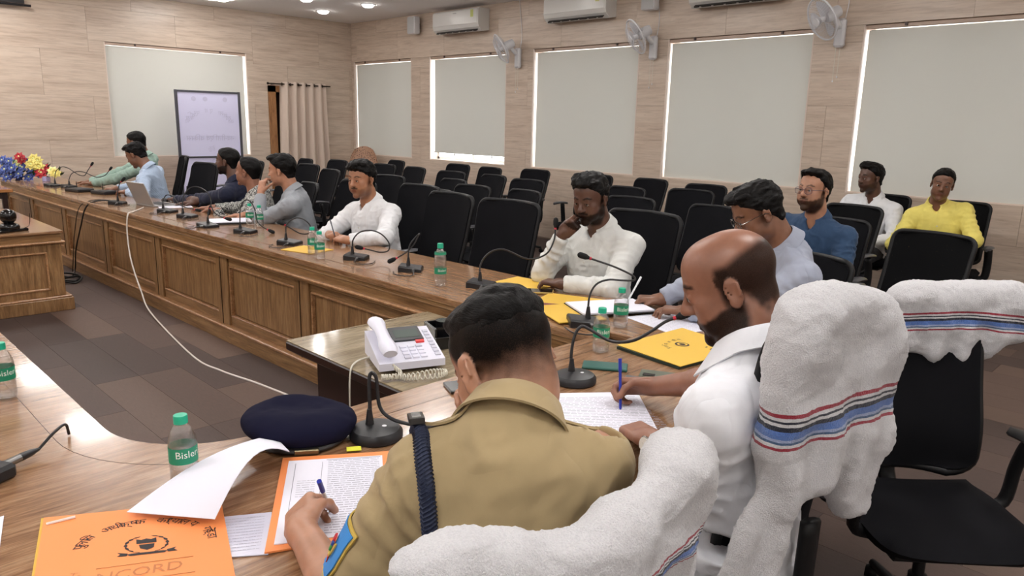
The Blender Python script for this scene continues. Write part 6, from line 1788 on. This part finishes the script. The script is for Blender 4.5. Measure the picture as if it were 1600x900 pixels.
# cables
def cable(label, pts, r, mat): o = MB().tube(spline(pts, 8), r, 7).build('cable', mat, None, True); tag(o, label, 'cable'); return o
M_WCAB = plain('white_cable', rgb(222, 214, 206), .5); M_BCAB = plain('black_cable', rgb(22, 22, 24), .5)
cable('white cable hanging from the laptop down to the floor', [(2.36, 7.05, .765), (2.26, 6.9, .765), (2.17, 6.76, .768), (2.115, 6.71, .75), (2.095, 6.70, .60), (2.075, 6.60, .38), (2.06, 6.38, .16), (2.03, 6.10, .03), (1.86, 4.87, .005), (1.87, 4.45, .005), (1.93, 4.1, .005), (1.98, 3.70, .005), (2.0, 3.45, .005), (1.95, 3.0, .005)], .006, M_WCAB)
cable('black cable looping over the table edge to the floor', [(2.34, 7.65, .77), (2.2, 7.75, .775), (2.10, 7.80, .72), (2.07, 7.95, .5), (2.06, 8.15, .25), (2.05, 8.2, .06), (1.98, 8.1, .01), (1.9, 8.3, .01)], .007, M_BCAB)
cable('thin black cable draped beside the looping one', [(2.34, 7.72, .77), (2.19, 7.86, .772), (2.09, 7.98, .70), (2.07, 8.15, .45), (2.06, 8.25, .2), (2.05, 8.3, .02)], .004, M_BCAB)
cable('tangle of black cable lying by the low table', [(1.85, 8.0, .012), (1.95, 7.85, .012), (2.03, 8.0, .03), (1.92, 8.12, .05), (1.82, 7.95, .03), (1.93, 7.75, .012), (2.02, 7.9, .04), (1.88, 8.05, .012)], .01, M_BCAB)

# ------------------------------------------------------------------ standee, air conditioners, fans, speakers
M_SFR = plain('standee_frame', rgb(92, 92, 100), .4, .6); M_SBAN = plain('standee_banner', rgb(214, 212, 240), .6); M_FAINT = plain('faint_show_through', rgb(198, 195, 222), .6)
sd = empty('standee', (4.79, 11.2, 0), 0, 'white banner standee with grey frame before far blind', 'standee')
MB().box(-.47, .47, .0, .004, .10, 1.93).build('banner', M_SBAN, sd)
for x in (-.47, .47): MB().box(x - .018, x + .018, -.015, .02, .0, 1.95, .003).build('post', M_SFR, sd)
for z in (.1, .985, 1.935): MB().box(-.47, .47, -.012, .016, z - .013, z + .013, .003).build('rail', M_SFR, sd)
for x in (-.47, .47): MB().box(x - .02, x + .02, -.22, .22, 0, .03, .004).build('foot', M_SFR, sd)
# print showing through from the far side, so mirrored
for k, wch in enumerate(['का', 'र्य', 'शा', 'ला', ' ', 'ए', 'वं', ' ', 'प्र', 'शि', 'क्ष', 'ण']):
    if wch == ' ': continue
    a = math.radians(25 + k * 12); me = text_mesh(wch, .085); me.materials.append(M_FAINT); o = link('lettering', me, sd, loc=(.36 * math.cos(a), -.003, 1.40 + .26 * math.sin(a)), rot=(PI / 2, 0, 0)); o.scale = (-1, 1, 1)
for z, tx, sz in ((1.26, 'नवनीति एवं विकास', .105), (1.11, 'हेतु-', .08), (.90, 'दिनांक', .08), (.74, 'स्थान', .07)):
    me = text_mesh(tx, sz); me.materials.append(M_FAINT); o = link('lettering', me, sd, loc=(0, -.003, z), rot=(PI / 2, 0, 0)); o.scale = (-1, 1, 1)
for x in (-.22, -.05, .25): MB().lathe([(.035, 0), (.035, .002)], (x, -.001, 1.83), 14, rotx(PI / 2)).build('faint_logo', M_FAINT, sd)

M_ACW = plain('ac_white', rgb(222, 220, 216), .25); M_ACD = plain('ac_dark_slot', rgb(40, 36, 34), .5)
def aircon(y, label, w=1.02):
    o = empty('air_conditioner', (WX, y, 2.86), 0, label, 'air conditioner', 'split air conditioners on the window wall')
    prof = [(0, .02), (-.13, .0), (-.20, .055), (-.215, .10), (-.215, .28), (-.19, .315), (0, .315)]
    vs_ = [(x, s * w / 2, z) for s in (-1, 1) for x, z in prof]; n = len(prof)
    MB().add(vs_, [tuple(range(n)), tuple(range(n, 2 * n))[::-1]] + [(i, i + n, (i + 1) % n + n, (i + 1) % n) for i in range(n)]).build('casing', M_ACW, o)
    MB().obox((-.168, 0, .026), (.032, w / 2 - .06, .006), roty(-.67)).build('outlet', M_ACD, o)
    for k in range(6): MB().obox((-.170, -w / 2 + .14 + k * (w - .28) / 5, .022), (.03, .012, .004), roty(-.67)).build('vane', M_ACW, o)
    MB().box(-.222, -.2155, -w / 2 + .02, w / 2 - .02, .105, .30, .003).build('front_panel', M_ACW, o)
    MB().box(-.2235, -.222, -w / 2 + .10, -w / 2 + .16, .19, .29).build('energy_sticker', plain('sticker', rgb(200, 206, 120), .5), o)
    MB().box(-.2235, -.222, -.04, .04, .26, .27).build('badge', plain('ac_badge', rgb(150, 150, 150), .4), o)
    return o
aircon(8.70, 'white air conditioner nearest the far corner'); aircon(6.42, 'white air conditioner in the middle of the wall'); aircon(4.25, 'white air conditioner cut by the top edge, right of middle')
M_FANW = plain('fan_white', rgb(226, 226, 230), .35)
def fan(y, z, label):
    o = empty('wall_fan', (WX, y, z), 0, label, 'fan', 'white wall fans')
    MB().box(-.07, .0, -.05, .05, -.17, .10, .02).build('bracket', M_FANW, o)
    MB().tube([(-.06, .0, .02), (-.12, .01, .06), (-.16, .02, .10)], [.03, .028, .03], 10).build('arm', M_FANW, o, True)
    ax = unit((-.80, .52, -.50)); a = unit(np.cross(ax, (0, 0, 1))); b = np.cross(ax, a); M = np.stack([a, b, ax], 1)
    c = np.array((-.20, .04, .12))
    MB().lathe([(.03, -.10), (.055, -.09), (.062, -.03), (.062, .04), (.05, .06)], c, 18, M).build('motor', M_FANW, o, True)
    R_ = .205; cg = c + ax * .10
    cage = MB()
    for rr, dz in ((R_, 0.0),): cage.tube([cg + M @ np.array((rr * math.cos(t), rr * math.sin(t), dz)) for t in np.linspace(0, 2 * PI, 41)], .009, 8)
    cg_o = cage.build('guard_rim', M_FANW, o, True)
    wires = MB()
    for k in range(44):
        t = 2 * PI * k / 44; e = np.array((math.cos(t), math.sin(t), 0))
        for sgn, d0 in ((1, .065), (-1, -.06)):
            wires.tube([cg + M @ (e * .045 + np.array((0, 0, d0))), cg + M @ (e * .14 + np.array((0, 0, d0 * .85))), cg + M @ (e * R_)], .0014, 3)
    for rr, d0 in ((.10, .06), (.15, .05)): wires.tube([cg + M @ np.array((rr * math.cos(t), rr * math.sin(t), d0)) for t in np.linspace(0, 2 * PI, 33)], .0016, 4)
    wires.build('guard_wires', M_FANW, o)
    MB().lathe([(.045, .0), (.04, .012), (.001, .016)], cg + ax * .064, 18, M).build('guard_cap', M_FANW, o, True)
    for k in range(3):
        t0 = 2 * PI * k / 3; P = []
        for i in range(7):
            rr = .03 + .15 * i / 6; wd = .35 + .55 * math.sin(PI * (i / 6) ** .8 * .8); row = []
            for j in range(5):
                t = t0 + wd * (j / 4 - .5) * 1.3; row.append(cg + M @ np.array((rr * math.cos(t), rr * math.sin(t), .025 * (j / 4 - .5))))
            P.append(row)
        MB().grid(P, .003).build('blade', plain('fan_blade', rgb(206, 206, 212), .4), o, True)
    MB().lathe([(.03, -.02), (.03, .03), (.001, .035)], cg, 14, M).build('hub', M_FANW, o, True)
    for dy in (-.02, .02):
        pc = MB().tube([(-.05, dy, -.17), (-.05, dy, -.46 - dy)], .0025, 5).build('pull_cord', plain('cord_cream', rgb(214, 210, 196), .5), o, True)
        MB().lathe([(.001, -.012), (.006, -.004), (.006, .006), (.001, .012)], (-.05, dy, -.47 - dy), 8).build('cord_knob', M_FANW, pc, True)
    MB().tube(spline([(-.02, -.03, .10), (-.008, -.04, .3), (-.006, .02, CZ - z)], 5), .004, 6).build('power_cord', M_FANW, o, True)
fan(7.56, 2.50, 'white wall fan above the pillar between second and third blinds'); fan(5.31, 2.52, 'white wall fan above the middle pillar'); fan(3.13, 2.545, 'white wall fan nearest the camera, right of fourth blind')
def speaker(y, z, label):
    o = empty('wall_speaker', (WX, y, z), 0, label, 'speaker', 'small white wall speakers')
    MB().box(-.17, -.05, -.09, .09, 0, .26, .012).build('cabinet', M_FANW, o); MB().box(-.174, -.17, -.08, .08, .012, .248).build('grille', plain('speaker_grille', rgb(190, 190, 190), .7, bump=(600, .5)), o)
    MB().box(-.05, 0, -.03, .03, .09, .17).build('bracket', plain('speaker_bracket', rgb(70, 66, 62), .5), o)
speaker(9.82, 2.92, 'small white wall speaker left of the first air conditioner'); speaker(5.34, 2.90, 'small white wall speaker cut by the top edge above the middle fan')
# ------------------------------------------------------------------ uniform details and watch
def on_surface(info, origin, d, r_ang=.12):
    """first shirt point seen from origin along direction d (vertices inside a narrow cone, farthest out)"""
    V = info['V2']; d = unit(d); rel = V - origin; t = rel @ d; perp = np.linalg.norm(rel - t[:, None] * d, axis=1)
    ok = (t > 0) & (perp < .012)
    if not ok.any(): ok = (t > 0) & (perp < .03)
    i = np.where(ok)[0][np.argmax(t[ok])]; return V[i]
pj = police['J']; TMp = police['TM']; Rp, Fp, Up = TMp.T
shL, elL, wrL = pj['L']; axL = unit(elL - shL)
# braided navy cord round the left armhole
ring = []
cc = shL - Rp * .018 - Up * .03
for a in np.linspace(math.radians(-60), math.radians(235), 30):
    d = -Fp * math.cos(a) + Up * math.sin(a)
    ring.append(on_surface(police, cc, d) + d * .003)
ring = [np.mean(ring[max(0, i - 1):i + 2], axis=0) for i in range(len(ring))]
M_CORD = plain('navy_cord', rgb(26, 36, 62), .7, bump=(300, .5))
MB().tube(spline(ring, 3), .0115, 8).build('lanyard', M_CORD, police['root'], True)
bd = MB(); sp_ = spline(ring, 3)
for i in range(0, len(sp_) - 1, 1):
    p = sp_[i]; t = unit(sp_[min(i + 1, len(sp_) - 1)] - sp_[max(i - 1, 0)]); n1 = unit(np.cross(t, Rp)); n2 = np.cross(t, n1)
    bd.tube([p + .0118 * (math.cos(w) * n1 + math.sin(w) * n2) + t * .004 * math.sin(2 * w) for w in np.linspace(0, 2 * PI, 9)], .0018, 4)
bd.build('cord_braid', M_CORD, police['root'], True)
# shoulder straps
for sd, k in ((-1, 'L'), (1, 'R')):
    s0 = pj[k][0]; P = []
    for i in range(9):
        t = i / 8; base = police['nb'] + (s0 - police['nb']) * (.50 + .62 * t); row = []
        for j in range(5):
            o_ = base + Fp * (.046 * (j / 4 - .5)) - Up * .02
            q = on_surface(police, o_, Up); row.append(q * 1.0 + Up * (.004 + (.010 * (t - .8) / .2 if t > .8 else 0)))
        P.append(row)
    P = np.array(P)
    for _ in range(2): P[1:-1] = (P[:-2] + 2 * P[1:-1] + P[2:]) / 4
    st_ = MB().grid(P, .004).build('shoulder_strap', M_KHAKI, police['root'], True)
    if sd == -1:
        c_ = P[-1, 2]
        MB().obox(c_ + Up * .006, (.012, .022, .005), TMp, .001).build('metal_title', plain('dark_metal_title', rgb(60, 58, 56), .3, .6), st_)
        for q in range(4): MB().obox(c_ + Up * .0115 + Fp * (-.014 + q * .009), (.007, .0028, .0012), TMp).build('title_letter', plain('steel_letter', rgb(190, 190, 190), .3, .8), st_)
# yoke seam across the back, in a darker khaki
seam = [on_surface(police, police['nb'] - Up * .13 + Rp * x, -Fp) - Fp * .0035 for x in np.linspace(-.15, .17, 26)]
seam = [np.mean(seam[max(0, i - 2):i + 3], axis=0) for i in range(len(seam))]
MB().tube(seam, .0014, 5).build('yoke_seam', plain('dark_khaki_thread', rgb(128, 108, 74), .8), police['root'], True)
# shield patch on the left sleeve
side = unit(np.cross(axL, Fp)); side = side if side @ (-Rp) > 0 else -side
fw_ = np.cross(side, axL)
def patch_pt(u, v, lift):     # u across (-1..1), v along the sleeve (0..1)
    base = shL + axL * (.125 + .105 * v); ang = u * .62 + PATCH_TURN; d = side * math.cos(ang) + fw_ * math.sin(ang)
    q = on_surface(police, base, d); r = np.linalg.norm(q - base); return base + d * (r + lift)
PATCH_TURN = 0.0
def shield(w, v0, v1, lift, nu=9, nv=9):
    rows = []
    for i in range(nv):
        v = v0 + (v1 - v0) * i / (nv - 1); f = 1.0 if v < .55 else math.sqrt(max(.02, 1 - ((v - .55) / .50) ** 2)); rows.append([patch_pt(w * f * (-1 + 2 * j / (nu - 1)), v, lift) for j in range(nu)])
    R_ = np.array(rows)
    for _ in range(2): R_[1:-1, 1:-1] = (R_[:-2, 1:-1] + R_[2:, 1:-1] + R_[1:-1, :-2] + R_[1:-1, 2:]) / 4
    return R_
pt = MB().grid(shield(1.0, 0, 1, .002), .003).build('sleeve_patch', plain('patch_gold_edge', rgb(206, 176, 84), .7), police['root'], True)
MB().grid(shield(.90, .05, .95, .0045), .002).build('patch_field', plain('patch_blue', rgb(60, 140, 214), .7, bump=(400, .3)), pt, True)
pc = lambda u, v: patch_pt(u, v, .0075)
MB().grid([[pc(u, v) for v in np.linspace(.68, .84, 3)] for u in np.linspace(-.4, .05, 4)], .0015).build('red_ribbon', plain('patch_red', rgb(206, 60, 46), .7), pt)
MB().tube([pc(.1 + .35 * math.cos(a), .45 + .22 * math.sin(a)) for a in np.linspace(-.4, 2.9, 12)], .002, 5).build('gold_wreath', plain('patch_gold_edge', rgb(206, 176, 84), .7), pt)
for (u, v, c_) in ((.1, .36, rgb(200, 50, 60)), (.1, .45, rgb(40, 70, 150)), (.1, .54, rgb(60, 140, 70))):
    MB().lathe([(.007, 0), (.006, .003), (.001, .0035)], pc(u, v), 10, np.stack([axL, fw_, side], 1)).build('emblem_dot', plain('patch_%d' % int(v * 100), c_, .7), pt, True)
# sleeve hem of the balding man and his watch
wl_, el_ = bald['J']['L'][2], bald['J']['L'][1]; ax = unit(wl_ - el_); c_ = wl_ - ax * .03
n1 = unit(np.cross(ax, (0, 0, 1))); n2 = np.cross(n1, ax)
wt = MB().tube([c_ + .0315 * (math.cos(a) * n1 + math.sin(a) * n2) for a in np.linspace(0, 2 * PI, 25)], .009, 8, flat=.3).build('wrist_watch', plain('brown_strap', rgb(50, 36, 30), .5), bald['root'], True)
face_d = unit(-n1 * .9 + n2 * .3) if (-n1) @ np.array((-1, 0, 0)) > 0 else unit(n1 * .9 + n2 * .3)
a_ = unit(np.cross(face_d, ax)); MB().lathe([(.017, -.004), (.019, 0), (.019, .006), (.016, .008)], c_ + face_d * .030, 20, np.stack([a_, ax, face_d], 1)).build('watch_case', plain('watch_steel', rgb(150, 146, 140), .25, .9), wt, True)
MB().lathe([(.0155, .0082), (.001, .0084)], c_ + face_d * .030, 20, np.stack([a_, ax, face_d], 1), False).build('watch_dial', plain('watch_dial', rgb(216, 210, 200), .3), wt)
